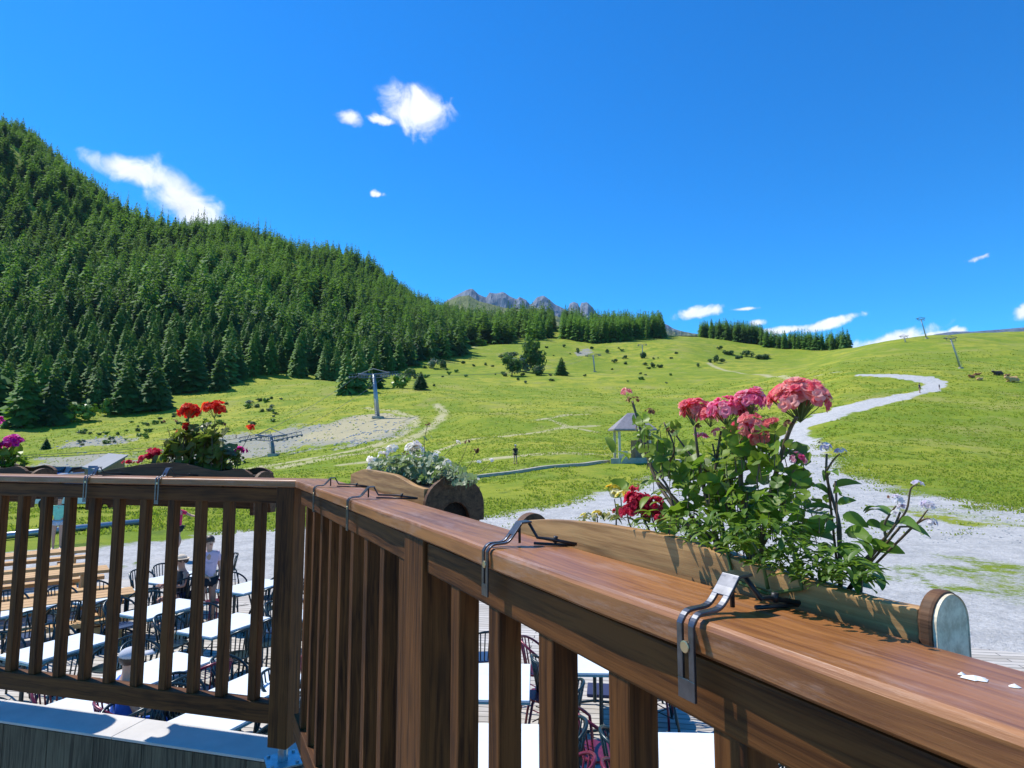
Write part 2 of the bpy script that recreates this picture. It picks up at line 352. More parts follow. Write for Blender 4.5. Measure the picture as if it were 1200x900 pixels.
DS = np.exp(np.linspace(math.log(6), math.log(1500), 300)); LDS = np.log(DS)
def pchip(x, y, xi):
    x = np.asarray(x, float); y = np.asarray(y, float); h = np.diff(x); d = np.diff(y)/h
    m = np.zeros(len(x)); m[0] = d[0]; m[-1] = d[-1]
    for i in range(1, len(x)-1):
        if d[i-1]*d[i] > 0:
            w1 = 2*h[i]+h[i-1]; w2 = h[i]+2*h[i-1]; m[i] = (w1+w2)/(w1/d[i-1]+w2/d[i])
    k = np.clip(np.searchsorted(x, xi)-1, 0, len(x)-2); t = (xi-x[k])/h[k]
    return (2*t**3-3*t**2+1)*y[k]+(t**3-2*t**2+t)*h[k]*m[k]+(-2*t**3+3*t**2)*y[k+1]+(t**3-t**2)*h[k]*m[k+1]
TAB = []
for k, rows in ctrl.items():
    ds = [5, 14, 24, 34]; ks = [ZG/5, ZG/14, ZG/24, (ZG+0.05)/34]
    ds = ds[:]; zz = [ZG, ZG, ZG, ZG+0.05]
    for D, y in rows: ds.append(D); zz.append(ztan(y)*D)
    TAB.append(pchip(np.log(ds), zz, LDS))
TAB = np.array(TAB)
UG = np.linspace(TU[0], TU[-1], 400)
GT = np.array([pchip(TU, TAB[:, j], UG) for j in range(TAB.shape[1])]).T      # [u, D]
# soften the columns a little
for _ in range(6): GT[1:-1] = 0.25*GT[:-2]+0.5*GT[1:-1]+0.25*GT[2:]
for _ in range(2): GT[:, 1:-1] = 0.25*GT[:, :-2]+0.5*GT[:, 1:-1]+0.25*GT[:, 2:]
def vnoise(x, y, s, seed=0):
    """cheap value noise, vectorised"""
    x = np.asarray(x)/s+seed*17.3; y = np.asarray(y)/s+seed*5.1
    xi = np.floor(x).astype(int); yi = np.floor(y).astype(int); fx = x-xi; fy = y-yi
    fx = fx*fx*(3-2*fx); fy = fy*fy*(3-2*fy)
    def h(a, b):
        n = (a*374761393+b*668265263+seed*974711) & 0x7fffffff
        n = ((n ^ (n >> 13))*1274126177) & 0x7fffffff
        return ((n ^ (n >> 16)) & 0xffff)/65535.0
    return (h(xi, yi)*(1-fx)+h(xi+1, yi)*fx)*(1-fy)+(h(xi, yi+1)*(1-fx)+h(xi+1, yi+1)*fx)*fy-0.5
def zterr(X, Y):
    X = np.asarray(X, float); Y = np.maximum(np.asarray(Y, float), 6.01)
    u = X/Y; fu = np.clip((u-UG[0])/(UG[1]-UG[0]), 0, len(UG)-1.001); fd = np.clip((np.log(Y)-LDS[0])/(LDS[1]-LDS[0]), 0, len(LDS)-1.001)
    i = fu.astype(int); j = fd.astype(int); a = fu-i; b = fd-j
    z = (GT[i, j]*(1-a)+GT[i+1, j]*a)*(1-b)+(GT[i, j+1]*(1-a)+GT[i+1, j+1]*a)*b
    amp = np.clip((Y-26)/60, 0, 1)
    z = z+amp*(vnoise(X, Y, 47, 8)*2.2+vnoise(X, Y, 23, 1)*1.5+vnoise(X, Y, 9, 2)*0.55+vnoise(X, Y, 3.7, 3)*0.22)+np.clip((Y-150)/200, 0, 1)*vnoise(X, Y, 60, 4)*5+np.clip((Y-240)/160, 0, 1)*np.clip(-(X/Y)-.1, 0, .5)*2*(vnoise(X+Y*.5, Y*.35, 75, 6)*44+vnoise(X+Y*.3, Y*.5, 34, 7)*18)
    z = z+np.clip((Y-16)/10, 0, 1)*vnoise(X, Y, 1.6, 5)*0.06
    return z
def Z1(X, Y): return float(zterr(X, Y))
def ground(px, py, dmin=9.0):
    d = raydir(px, py); d = d/d.y
    Ds = np.exp(np.linspace(math.log(dmin), math.log(1400), 1500)); zr = d.z*Ds; zt = zterr(d.x*Ds, Ds)
    k = np.argmax(zt >= zr) if np.any(zt >= zr) else len(Ds)-1
    Y = float(Ds[k]); return Vector((d.x*Y, Y, Z1(d.x*Y, Y)))
def GP(pts): return [(p.x, p.y) for p in (ground(a, b) for a, b in pts)]

def seg_d(X, Y, pts, closed=False):
    best = np.full(X.shape, 1e9); n = len(pts)
    for i in range(n if closed else n-1):
        ax, ay = pts[i]; bx, by = pts[(i+1) % n]; dx, dy = bx-ax, by-ay; L = dx*dx+dy*dy+1e-9
        t = np.clip(((X-ax)*dx+(Y-ay)*dy)/L, 0, 1)
        best = np.minimum(best, np.hypot(X-ax-t*dx, Y-ay-t*dy))
    return best
def poly_sd(X, Y, pts):
    inside = np.zeros(X.shape, bool); n = len(pts)
    for i in range(n):
        ax, ay = pts[i]; bx, by = pts[(i+1) % n]
        if ay == by: continue
        c = ((ay > Y) != (by > Y)) & (X < (bx-ax)*(Y-ay)/(by-ay)+ax); inside ^= c
    d = seg_d(X, Y, pts, True); return np.where(inside, -d, d)

YARD = GP([(100, 644), (190, 633), (240, 624), (330, 617), (450, 612), (570, 603), (640, 592), (700, 582), (760, 562), (860, 533), (905, 514)])
YARD += GP([(962, 514), (985, 540), (1010, 563), (1060, 578), (1120, 588), (1200, 600), (1330, 612)])
YARD += [(60, 26), (60, 2), (-30, 2), (-22, 15)]
ROAD_L = GP([(905, 516), (930, 497), (980, 477), (1030, 466), (1066, 460), (1078, 455), (1080, 450), (1068, 446), (1040, 443), (1000, 441.5), (950, 440.5)])
ROAD_R = GP([(958, 516), (950, 503), (972, 494), (1000, 485), (1050, 471), (1088, 462), (1112, 454), (1110, 447), (1092, 441.5), (1050, 439), (1000, 438.5), (950, 438.5)])
ROAD = ROAD_L+ROAD_R[::-1]
TRK = [(GP([(290, 550), (350, 540), (420, 527), (470, 511), (487, 499), (484, 488), (462, 482), (430, 478)]), 1.0),
       (GP([(330, 548), (430, 531), (490, 510), (515, 493), (521, 483), (512, 474)]), 1.1),
       (GP([(400, 545), (520, 526), (620, 508), (700, 499)]), 0.7),
       (GP([(628, 493), (660, 487), (690, 486)]), 0.7), (GP([(645, 492), (665, 500), (700, 507)]), 0.6),
       (GP([(560, 540), (640, 532), (740, 530)]), 1.2), (GP([(520, 420), (560, 405), (610, 395)]), 1.0), (GP([(830, 425), (900, 441), (960, 440)]), 1.2)]
DIRT = [GP([(340, 512), (380, 500), (420, 488), (450, 486), (472, 491), (466, 502), (430, 514), (380, 524), (345, 528)]),
        GP([(60, 524), (90, 514), (140, 512), (146, 518), (110, 524)]), GP([(0, 548), (40, 538), (100, 530), (150, 528), (150, 545), (60, 553)]),
        GP([(190, 541), (200, 528), (280, 512), (340, 500), (400, 498), (350, 522), (280, 540)]), GP([(400, 516), (430, 505), (470, 495), (455, 512), (410, 524)]),
        GP([(672, 413), (690, 408), (694, 415), (676, 418)])]

GPATCH = [(GP([(1090, 672), (1140, 660), (1230, 668), (1300, 700), (1230, 722), (1150, 712), (1100, 692)]), .5), (GP([(985, 522), (1010, 530), (1040, 556), (1000, 556)]), .4),
          (GP([(1040, 590), (1100, 592), (1200, 604), (1260, 625), (1150, 618), (1060, 606)]), .42), (GP([(1000, 640), (1060, 636), (1100, 650), (1050, 668)]), .33), (GP([(700, 600), (760, 590), (800, 596), (760, 610)]), .35)]
BEIGE = GP([(345, 514), (380, 500), (420, 487), (455, 483), (482, 491), (474, 504), (430, 515), (385, 520)])
def build_terrain():
    us = np.concatenate([np.linspace(-1.35, -0.86, 70, endpoint=False), np.linspace(-0.86, 0.9, 620, endpoint=False), np.linspace(0.9, 1.7, 70)])
    ds = np.exp(np.linspace(math.log(6.2), math.log(1450), 560))
    U, D = np.meshgrid(us, ds, indexing='ij'); X = U*D; Y = D; Z = zterr(X, Y)
    nu, nd = U.shape
    Xf, Yf = X.ravel(), Y.ravel()
    near = Yf < 320
    yard = np.zeros(Xf.shape); dirt = np.zeros(Xf.shape); trk = np.zeros(Xf.shape)
    wob = vnoise(Xf, Yf, 3.0, 11)*2.2+vnoise(Xf, Yf, 0.9, 12)*1.1
    sd1 = poly_sd(Xf[near], Yf[near], YARD)+wob[near]*1.0
    sd2 = poly_sd(Xf[near], Yf[near], ROAD)+wob[near]*0.7
    yard[near] = np.maximum(np.clip(0.5-sd1/4.0, 0, 1), np.clip(0.5-(sd2+.25)/1.5, 0, 1))
    for P in DIRT:
        s = poly_sd(Xf, Yf, P)+vnoise(Xf, Yf, 6, 21)*8+vnoise(Xf, Yf, 2, 22)*3; dirt = np.maximum(dirt, np.clip(0.5-s/7, 0, 1))
    for P, w in TRK:
        s = seg_d(Xf, Yf, P)+vnoise(Xf, Yf, 2.5, 23)*0.8; trk = np.maximum(trk, np.clip(1.1-s/(w*1.6), 0, 1))
    for P, a_ in GPATCH: yard -= a_*np.clip(.5-(poly_sd(Xf, Yf, P)+wob)/3.0, 0, 1)
    yard = np.clip(yard, 0, 1)
    V = np.stack([X, Y, Z], -1).reshape(-1, 3)
    idx = np.arange(nu*nd).reshape(nu, nd)
    F = np.stack([idx[:-1, :-1], idx[1:, :-1], idx[1:, 1:], idx[:-1, 1:]], -1).reshape(-1, 4)
    fy = yard[F].mean(1)
    for name, sel, lab in (('meadow', fy < 0.5, None), ('gravel_road', fy >= 0.5, None)):
        FF = F[sel]; used = np.unique(FF); rem = np.zeros(len(V), int); rem[used] = np.arange(len(used)); FF = rem[FF]
        me = bpy.data.meshes.new(name); me.vertices.add(len(used)); me.vertices.foreach_set('co', V[used].ravel())
        me.loops.add(FF.size); me.loops.foreach_set('vertex_index', FF.ravel().astype(np.int32))
        me.polygons.add(len(FF)); me.polygons.foreach_set('loop_start', np.arange(0, FF.size, 4)); me.polygons.foreach_set('loop_total', np.full(len(FF), 4))
        me.update(calc_edges=True); me.validate()
        beige = np.clip(.5-(poly_sd(Xf, Yf, BEIGE)+vnoise(Xf, Yf, 5, 51)*5)/5, 0, 1); dirt = np.maximum(dirt, beige)
        for an, arr in (('yard', yard), ('dirt', dirt), ('trk', trk), ('beige', beige)):
            a = me.attributes.new(an, 'FLOAT', 'POINT'); a.data.foreach_set('value', arr[used].astype(np.float32))
        me.polygons.foreach_set('use_smooth', [True]*len(me.polygons)); me.materials.append(M['ground'])
        o = bpy.data.objects.new(name, me); put(o); tag(o, kind='structure')
def ground_mat(t):
    tc = t.n('ShaderNodeTexCoord'); P = tc.outputs['Object']
    def nz(sc, det=5, rough=0.6, vec=None): return t.n('ShaderNodeTexNoise', {'Vector': vec or P, 'Scale': sc, 'Detail': det, 'Roughness': rough}).outputs[0]
    def mr(v, a, b, c=0.0, d=1.0): return t.n('ShaderNodeMapRange', {'Value': v, 'From Min': a, 'From Max': b, 'To Min': c, 'To Max': d}).outputs[0]
    def at(n): return t.n('ShaderNodeAttribute', attribute_name=n).outputs['Fac']
    big, mid, fine, vf = nz(0.018, 5), nz(0.14, 6, .65), nz(1.3, 7, .75), nz(9, 5, .8)
    g = t.mix(mr(big, .42, .58), (0.225, 0.275, 0.020), (0.350, 0.345, 0.036))
    g = t.mix(mr(mid, .42, .58), g, (0.160, 0.235, 0.014))
    g = t.mix(mr(nz(0.07, 6, .7), .54, .66, 0, .7), g, (0.37, 0.33, 0.09))       # dry, straw coloured patches
    g = t.mix(mr(fine, .50, .70, 0, .6), g, (0.085, 0.145, 0.014))
    g = t.mix(mr(vf, .52, .72, 0, .5), g, (0.33, 0.36, 0.06))
    g = t.mix(mr(nz(0.45, 6, .7), .60, .68, 0, .8), g, (0.060, 0.11, 0.014))    # weeds and tussocks
    st = t.n('ShaderNodeTexVoronoi', {'Vector': P, 'Scale': 14.0}); st2 = t.n('ShaderNodeTexVoronoi', {'Vector': P, 'Scale': 45.0})
    peb = t.mix(mr(st.outputs['Distance'], .0, .6), (0.38, 0.37, 0.345), (0.54, 0.525, 0.495))
    peb = t.mix(mr(fine, .42, .62, 0, .55), peb, (0.24, 0.245, 0.24)); peb = t.mix(mr(vf, .45, .7, 0, .6), peb, (0.66, 0.66, 0.65))
    dt = t.mix(mr(vf, .4, .65), (0.27, 0.24, 0.17), (0.38, 0.36, 0.29))
    dt = t.mix(mr(fine, .45, .6, 0, .8), dt, (0.30, 0.31, 0.31))
    ym = t.m('ADD', at('yard'), t.m('ADD', t.m('MULTIPLY', t.m('SUBTRACT', fine, .5), 0.9), t.m('MULTIPLY', t.m('SUBTRACT', vf, .5), 0.7)))
    grasspatch = mr(nz(0.16, 5, .7), .56, .66, 0, 0.9)
    ym = t.m('SUBTRACT', ym, t.m('MULTIPLY', grasspatch, t.m('ADD', .25, mr(fine, .45, .6, 0, .5))))
    dt = t.mix(at('beige'), dt, (0.44, 0.38, 0.24))
    dm = t.m('ADD', at('dirt'), t.m('ADD', t.m('MULTIPLY', t.m('SUBTRACT', fine, .5), 1.6), t.m('MULTIPLY', t.m('SUBTRACT', mid, .5), 1.2)))
    c = t.mix(t.m('MULTIPLY', mr(at('trk'), .1, .8, 0, 1), mr(mid, .3, .6, .5, 1)), g, (0.44, 0.40, 0.22))
    c = t.mix(mr(dm, .42, .62, 0, .9), c, dt)
    ymm = mr(ym, .40, .60)
    c = t.mix(ymm, c, peb)
    h = t.m('ADD', t.m('MULTIPLY', fine, 0.22), t.m('MULTIPLY', vf, 0.09)); h = t.m('ADD', h, t.m('MULTIPLY', st2.outputs['Distance'], t.m('MULTIPLY', ymm, 0.02)))
    bp = t.n('ShaderNodeBump', {'Height': h, 'Strength': 0.7, 'Distance': 1.0})
    return t.n('ShaderNodeBsdfPrincipled', {'Base Color': c, 'Roughness': 0.9, 'Specular IOR Level': 0.15, 'Normal': bp.outputs[0]}).outputs[0]
M['ground'] = mat('ground', ground_mat)
build_terrain()
# wide valley floor under and behind everything
b = MB(); n = 64
b.add([(0, 1300, -14)]+[(2620*math.cos(2*PI*i/n), 1300+2620*math.sin(2*PI*i/n), -14) for i in range(n)], [(0, 1+i, 1+(i+1) % n) for i in range(n)])
tag(b.build('valley_floor', M['ground']), kind='structure')
b = MB(); b.add([(-60, -60, ZG-.02), (60, -60, ZG-.02), (60, 6.5, ZG-.02), (-60, 6.5, ZG-.02)], [(0, 1, 2, 3)])
o = b.build('gravel_yard', M['ground']); a = o.data.attributes.new('yard', 'FLOAT', 'POINT'); a.data.foreach_set('value', [1.0]*4); tag(o, kind='structure')

# ------------------------------------------------------------------ far mountains
def mountain(name, prof, D, depth, m, base_y, seed, rough, nd=46, step=2.0):
    xs = np.arange(prof[0][0], prof[-1][0]+.1, step); ys = np.interp(xs, [p[0] for p in prof], [p[1] for p in prof])
    V = []; nx = len(xs)
    for j in range(nd):
        f = j/(nd-1)
        for i, (x, y) in enumerate(zip(xs, ys)):
            g = 1-abs(f-0.62)/0.62 if f < .62 else 1-(f-.62)/.38*.8
            g = max(g, 0)**1.25
            Dd = D+(f-.62)*depth
            ztop = ztan(y)*D; zb = ztan(base_y)*D
            ridged = abs(float(vnoise(x*D/FPX, Dd, 60, seed)))*2+abs(float(vnoise(x*D/FPX, Dd, 22, seed+1)))
            z = zb+(ztop-zb)*g - ridged*rough*(g*(1-g)*4*0.9+.04)
            V.append(((x-600)/FPX*Dd*0.995, Dd, z))
    F = [(j*nx+i, j*nx+i+1, (j+1)*nx+i+1, (j+1)*nx+i) for j in range(nd-1) for i in range(nx-1)]
    b = MB(); b.add(V, F); o = b.build(name, m, smooth=False); tag(o, kind='structure'); return o
def rockmat(lo, hi, grass, gz, bias, name):
    def f(t):
        tc = t.n('ShaderNodeTexCoord'); ge = t.n('ShaderNodeNewGeometry')
        nz = t.n('ShaderNodeTexNoise', {'Vector': tc.outputs['Object'], 'Scale': 0.02, 'Detail': 8.0, 'Roughness': 0.7})
        sv = t.n('ShaderNodeMapping', {'Vector': tc.outputs['Object'], 'Scale': (0.05, 0.02, 0.008)})
        st = t.n('ShaderNodeTexNoise', {'Vector': sv.outputs[0], 'Scale': 1.0, 'Detail': 8.0, 'Roughness': 0.7})
        sx = t.n('ShaderNodeSeparateXYZ', {0: ge.outputs['Normal']}); pz = t.n('ShaderNodeSeparateXYZ', {0: tc.outputs['Object']})
        c = t.mix(t.n('ShaderNodeMapRange', {'Value': st.outputs[0], 'From Min': .35, 'From Max': .65}).outputs[0], lo, hi)
        k = t.m('ADD', t.m('MULTIPLY', t.m('SUBTRACT', gz, pz.outputs[2]), 0.02), t.m('MULTIPLY', t.m('SUBTRACT', nz.outputs[0], .5), bias))
        kk = t.n('ShaderNodeMapRange', {'Value': k, 'From Min': -.3, 'From Max': .5}).outputs[0]
        g = t.mix(nz.outputs[0], grass, tuple(x*0.6 for x in grass))
        c = t.mix(kk, c, g)
        bp = t.n('ShaderNodeBump', {'Height': st.outputs[0], 'Strength': 1.0, 'Distance': 25.0})
        return t.n('ShaderNodeBsdfPrincipled', {'Base Color': c, 'Roughness': 1.0, 'Specular IOR Level': 0.0, 'Normal': bp.outputs[0]}).outputs[0]
    return mat(name, f)
crag = rockmat((0.17, 0.20, 0.26), (0.34, 0.37, 0.43), (0.24, 0.27, 0.15), 480, 3.0, 'hazy_crag_rock')  # grey rock with the blue of distance haze mixed into its colours
mountain('rocky_crags', [(505, 372), (520, 352), (532, 346), (545, 339), (552, 337), (560, 344), (570, 348), (572, 342), (580, 343), (590, 341), (597, 346), (606, 350), (609, 347), (617, 351),
         (622, 357), (626, 352), (630, 347), (638, 345), (645, 350), (652, 356), (662, 361), (667, 363), (669, 355), (674, 353), (679, 355), (681, 360), (683, 354), (690, 353), (697, 360), (702, 368), (740, 376),
         (770, 374), (776, 372), (780, 378), (786, 380), (792, 384), (805, 388), (830, 392), (860, 396)], 2600, 900, crag, 420, 3, 55)
pm = rockmat((0.34, 0.34, 0.26), (0.42, 0.42, 0.34), (0.30, 0.33, 0.15), 900, 3.0, 'alp_pasture')
mountain('alpine_pasture', [(500, 372), (522, 353), (535, 347), (548, 345), (560, 352), (575, 356), (590, 360), (610, 362), (630, 360), (645, 366), (665, 375), (690, 380)], 2100, 700, pm, 415, 9, 22)
br = rockmat((0.14, 0.17, 0.24), (0.22, 0.26, 0.33), (0.20, 0.24, 0.20), 300, 3.0, 'hazy_blue_ridge_rock')  # blue of the far air is painted into this rock
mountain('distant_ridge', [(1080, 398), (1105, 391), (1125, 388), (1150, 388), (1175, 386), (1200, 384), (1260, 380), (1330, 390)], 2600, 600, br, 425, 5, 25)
# bare shoulder above the left forest is part of the terrain; rocks come below

# ------------------------------------------------------------------ conifers
def conifer(h, rad, tiers, per, seed, crownbase=0.06, sub=True):
    """crown of drooping branch fans; returns numpy verts, faces (triangles)"""
    r = random.Random(seed); V = []; F = []
    for i in range(tiers):
        f = (i+0.5)/tiers; z0 = h*(crownbase+(1-crownbase)*f**0.92)
        R = rad*((1-f)**0.66)*(0.74+0.32*r.random())+0.02*h*.3
        m = max(4, int(per*(0.45+0.55*(1-f))))
        a0 = r.random()*6.28
        for k in range(m):
            a = a0+2*PI*k/m+r.uniform(-.3, .3); L = R*r.uniform(0.5, 1.2); dz = r.uniform(-.03, .03)*h
            dr = L*r.uniform(0.12, 0.42); w = L*r.uniform(0.25, 0.5)+0.012*h
            ca, sa = math.cos(a), math.sin(a); z = z0+dz
            n = len(V)
            if sub:
                V += [(ca*.05, sa*.05, z+.10*L), (ca*L*.5-sa*w*.5, sa*L*.5+ca*w*.5, z-dr*.45), (ca*L*.55, sa*L*.55, z-dr*.15+.05*L), (ca*L*.5+sa*w*.5, sa*L*.5-ca*w*.5, z-dr*.5),
                      (ca*L-sa*w*.15, sa*L+ca*w*.15, z-dr), (ca*L*.85+sa*w*.35, sa*L*.85-ca*w*.35, z-dr*1.3), (ca*L*.8-sa*w*.42, sa*L*.8+ca*w*.42, z-dr*1.15)]
                F += [(n, n+1, n+2), (n, n+2, n+3), (n+2, n+1, n+6), (n+2, n+6, n+4), (n+2, n+4, n+5), (n+2, n+5, n+3)]
            else:
                V += [(0, 0, z+.12*L), (ca*L*.75-sa*w*.5, sa*L*.75+ca*w*.5, z-dr*.9), (ca*L, sa*L, z-dr*.8), (ca*L*.7+sa*w*.5, sa*L*.7-ca*w*.5, z-dr)]
                F += [(n, n+1, n+2), (n, n+2, n+3)]
    n = len(V); V += [(0.06*rad, 0, h*.94), (-.05*rad, .05*rad, h*.94), (-.05*rad, -.05*rad, h*.94), (0, 0, h*1.03)]
    F += [(n, n+1, n+3), (n+1, n+2, n+3), (n+2, n, n+3)]
    return np.array(V), np.array(F)
def np_mesh(name, V, F, m, tint=None, nv=3):
    me = bpy.data.meshes.new(name); me.vertices.add(len(V)); me.vertices.foreach_set('co', np.asarray(V, np.float32).ravel())
    me.loops.add(F.size); me.loops.foreach_set('vertex_index', F.ravel().astype(np.int32)); me.polygons.add(len(F))
    me.polygons.foreach_set('loop_start', np.arange(0, F.size, nv)); me.polygons.foreach_set('loop_total', np.full(len(F), nv))
    me.update(calc_edges=True)
    if tint is not None: a = me.attributes.new('tint', 'FLOAT', 'POINT'); a.data.foreach_set('value', np.asarray(tint, np.float32))
    me.materials.append(m); return me
CON = []
for s_ in range(5):
    V, F = conifer(1.0, 0.23+0.02*s_, 34, 22, 50+s_, 0.05); cm = np_mesh('crown', V, F, M['conifer'])
    tb = MB(); tb.tube([(0, 0, -.05), (0, 0, .4), (0, 0, .95)], [.016, .011, .002], 6); tm = tb.mesh('trunk'); tm.materials.append(M['trunk'])
    CON.append((cm, tm))
CONB = []
for s_ in range(2):
    V, F = conifer(1.0, 0.27, 22, 16, 80+s_, 0.03); cm = np_mesh('crown', V, F, M['conifer_bright']); CONB.append((cm, CON[0][1]))
def conifer_thing(x, y, h, label, group=None, bright=False, wide=1.0, z=None, k=None):
    cm, tm = random.choice(CONB if bright else CON) if k is None else CON[k]
    t = thing('pine_tree', label, 'tree', (x, y, (Z1(x, y) if z is None else z)-.15), group, random.random()*6.28)
    for nm, me in (('crown', cm), ('trunk', tm)):
        o = bpy.data.objects.new(nm, me); COL.objects.link(o); o.parent = t; o.scale = (h*wide, h*wide, h)
    return t
# forest edge in the photograph: px -> depth where the wood starts
EDGE = ([-450, -150, 0, 60, 110, 170, 250, 345, 400, 440, 475, 520, 560, 590, 620, 660], [185, 185, 187, 193, 202, 224, 238, 262, 270, 300, 325, 352, 400, 425, 455, 520])
def forest_pts():
    out = []
    x0 = -900
    for X in np.arange(-1100, 60, 7.8):
        for Y in np.arange(180, 900, 7.8):
            x = X+random.uniform(-4.2, 4.2); y = Y+random.uniform(-4.2, 4.2)
            px = 600+FPX*x/y
            if px < -260 or px > 645: continue
            e = np.interp(px, *EDGE)+float(vnoise(x, y, 18, 31))*14
            if y < e: continue
            z = Z1(x, y)
            zc = y*cp+z*sp; spx = 600+FPX*x/zc; spy = 450-FPX*(z*cp-y*sp)/zc
            # bare shoulder and clearings
            if 340 < spx < 452 and spy < 322+(spx-340)*.24 and float(vnoise(x, y, 14, 33)) < .02: continue
            if 540 < px < 620 and float(vnoise(x, y, 16, 35)) < (y-e < 40)*0.28-.12: continue
            if float(vnoise(x, y, 26, 36)) > .36 and 0 < spx < 200: continue
            if y > 560+px*.35+160: continue
            out.append((x, y, z, spx, spy))
    return out
FP = forest_pts()
explicit = [(30, 500, 72, 'round topped dark spruce at the foot of the left forest, leftmost of the leading pair', False, 1.25),
            (62, 498, 68, 'dark spruce right beside the leftmost front one at the foot of the left forest', False, 1.2),
            (147, 484, 60, 'conical spruce at the forest edge just right of the bright green rounded shrub', False, 1.35),
            (181, 481, 58, 'broad conical spruce closing the group right of the rounded shrub at the forest edge', False, 1.3),
            (222, 459, 72, 'tall spruce at the forest edge between the broad cone and the small solitary one', False, 1.1),
            (257, 458, 46, 'small solitary spruce at the forest edge above the red geraniums', False, 1.25),
            (406, 462, 54, 'bright green larch standing before the forest left of the big lift pylon, nearer one', True, 1.0),
            (420, 460, 60, 'bright green larch just behind its twin left of the big lift pylon', True, .9),
            (440, 455, 46, 'dark spruce directly behind the crossarm of the big lift pylon', False, 1.2),
            (54, 526, 13, 'tiny lone spruce on the slope above the parked cars', False, 1.5),
            (493, 457, 22, 'small dark spruce on the slope right of the big lift pylon', False, 1.6),
            (658, 440, 22, 'short dark spruce alone right of the round tree clump in mid meadow', False, 1.7)]
for px, py, hp, lab, br_, wd in explicit:
    g = ground(px, py); conifer_thing(g.x, g.y, hp*g.y/FPX, lab, None, br_, wd)
FP.sort(key=lambda p: p[1])
def flabel(px):
    for lim, w in ((70, 'at the far left picture edge'), (140, 'above the grey roofed shed'), (210, 'left above the scarlet geranium'), (290, 'right above the scarlet geranium'), (360, 'above the low blue grey lift pylon'), (430, 'left behind the large lift pylon'), (500, 'right behind the large lift pylon'), (999, 'at its thin right end')):
        if px < lim: return 'tall dark conifer at the lower edge of the forest, '+w, 'front conifers of the hillside forest '+w
cand = [p for p in FP if -20 < p[3] < 640]
singles = cand[:255]; sset = set(singles)
for p in singles:
    conifer_thing(p[0], p[1], random.uniform(13, 21), *flabel(p[3]), random.random() < .15, random.uniform(.85, 1.2), p[2])
LOWT = [conifer(1.0, 0.20+.03*k, 17, 12, 200+k, .05, sub=False) for k in range(5)]
MIDT = [conifer(1.0, 0.22+.025*k, 20, 13, 220+k, .05) for k in range(5)]
def forest_mesh(name, pts, m, hr=(11, 30), label=None, cat='forest', wide=(.85, 1.25)):
    Vs, Fs, Ts, n = [], [], [], 0
    for (x, y, z) in pts:
        V, F = random.choice(MIDT if y < 420 else LOWT); h = random.triangular(hr[0], hr[1], (hr[0]+hr[1])/2); a = random.random()*6.28; c, s = math.cos(a), math.sin(a); w = h*random.uniform(*wide)
        Vs.append(np.stack([(V[:, 0]*c-V[:, 1]*s)*w+x, (V[:, 0]*s+V[:, 1]*c)*w+y, V[:, 2]*h+z-.2], -1)); Fs.append(F+n); n += len(V)
        Ts.append(np.full(len(V), min(1, max(0, random.gauss(.38, .28)+float(vnoise(x, y, 55, 61))*.9))))
    me = np_mesh(name, np.concatenate(Vs), np.concatenate(Fs), m, np.concatenate(Ts)); o = bpy.data.objects.new(name, me); put(o); tag(o, label, cat, None, 'stuff'); return o
rest = [p[:3] for p in FP if p not in sset]
print('forest', len(FP), 'rest', len(rest))
forest_mesh('hillside_forest', rest, M['forest'], label='dense dark green conifer forest covering the steep left hillside')
def band(name, poly, D0, D1, n, hr, label, seed):
    r = random.Random(seed); pts = []
    while len(pts) < n:
        px = r.uniform(poly[0][0], poly[-1][0]); g = np.interp(px, [p[0] for p in poly], [p[1] for p in poly])
        Y = r.uniform(*D0) if r.random() < .7 else r.uniform(*D1)
        e = np.interp(px, [p[0] for p in poly], [p[2] for p in poly]); Y = e+r.random()**1.3*(D1[1]-D0[0])
        X = (px-600)/FPX*Y*1.005; pts.append((X, Y, Z1(X, Y)))
    forest_mesh(name, pts, M['forest'], hr, label, wide=(.7, 1.0))
band('ridge_forest', [(575, 0, 500), (600, 0, 510), (650, 0, 540)], (500, 560), (500, 600), 150, (14, 20), 'line of dark conifers on the saddle between hillside and meadow top', 1)
band('ridge_forest', [(658, 0, 492), (700, 0, 470), (740, 0, 470), (778, 0, 500)], (470, 560), (470, 560), 330, (17, 23), 'dense straight topped conifer wood on the central meadow crest', 2)
band('ridge_forest', [(822, 0, 535), (860, 0, 500), (898, 0, 480)], (480, 540), (480, 540), 190, (14, 20), 'dark conifer wood on the crest, middle of the three crest woods', 3)
band('ridge_forest', [(898, 0, 470), (935, 0, 450), (975, 0, 425), (999, 0, 405)], (405, 500), (405, 480), 200, (10, 17), 'dark wedge shaped conifer wood at the right end of the crest', 4)
sk = []
for px in np.arange(20, 330, 7.5):
    u = (px-600)/FPX; bestv = None
    for Y in np.arange(430, 800, 12): 
        z = Z1(u*Y, Y)
        if bestv is None or z/Y > bestv[0]: bestv = (z/Y, Y, z)
    if random.random() < .75: sk.append((u*bestv[1]+random.uniform(-3, 3), bestv[1]-random.uniform(0, 14), bestv[2]-.5))
forest_mesh('skyline_spruces', sk, M['forest'], (24, 34), 'thin dark spruces standing up along the skyline of the left ridge', wide=(.3, .5))
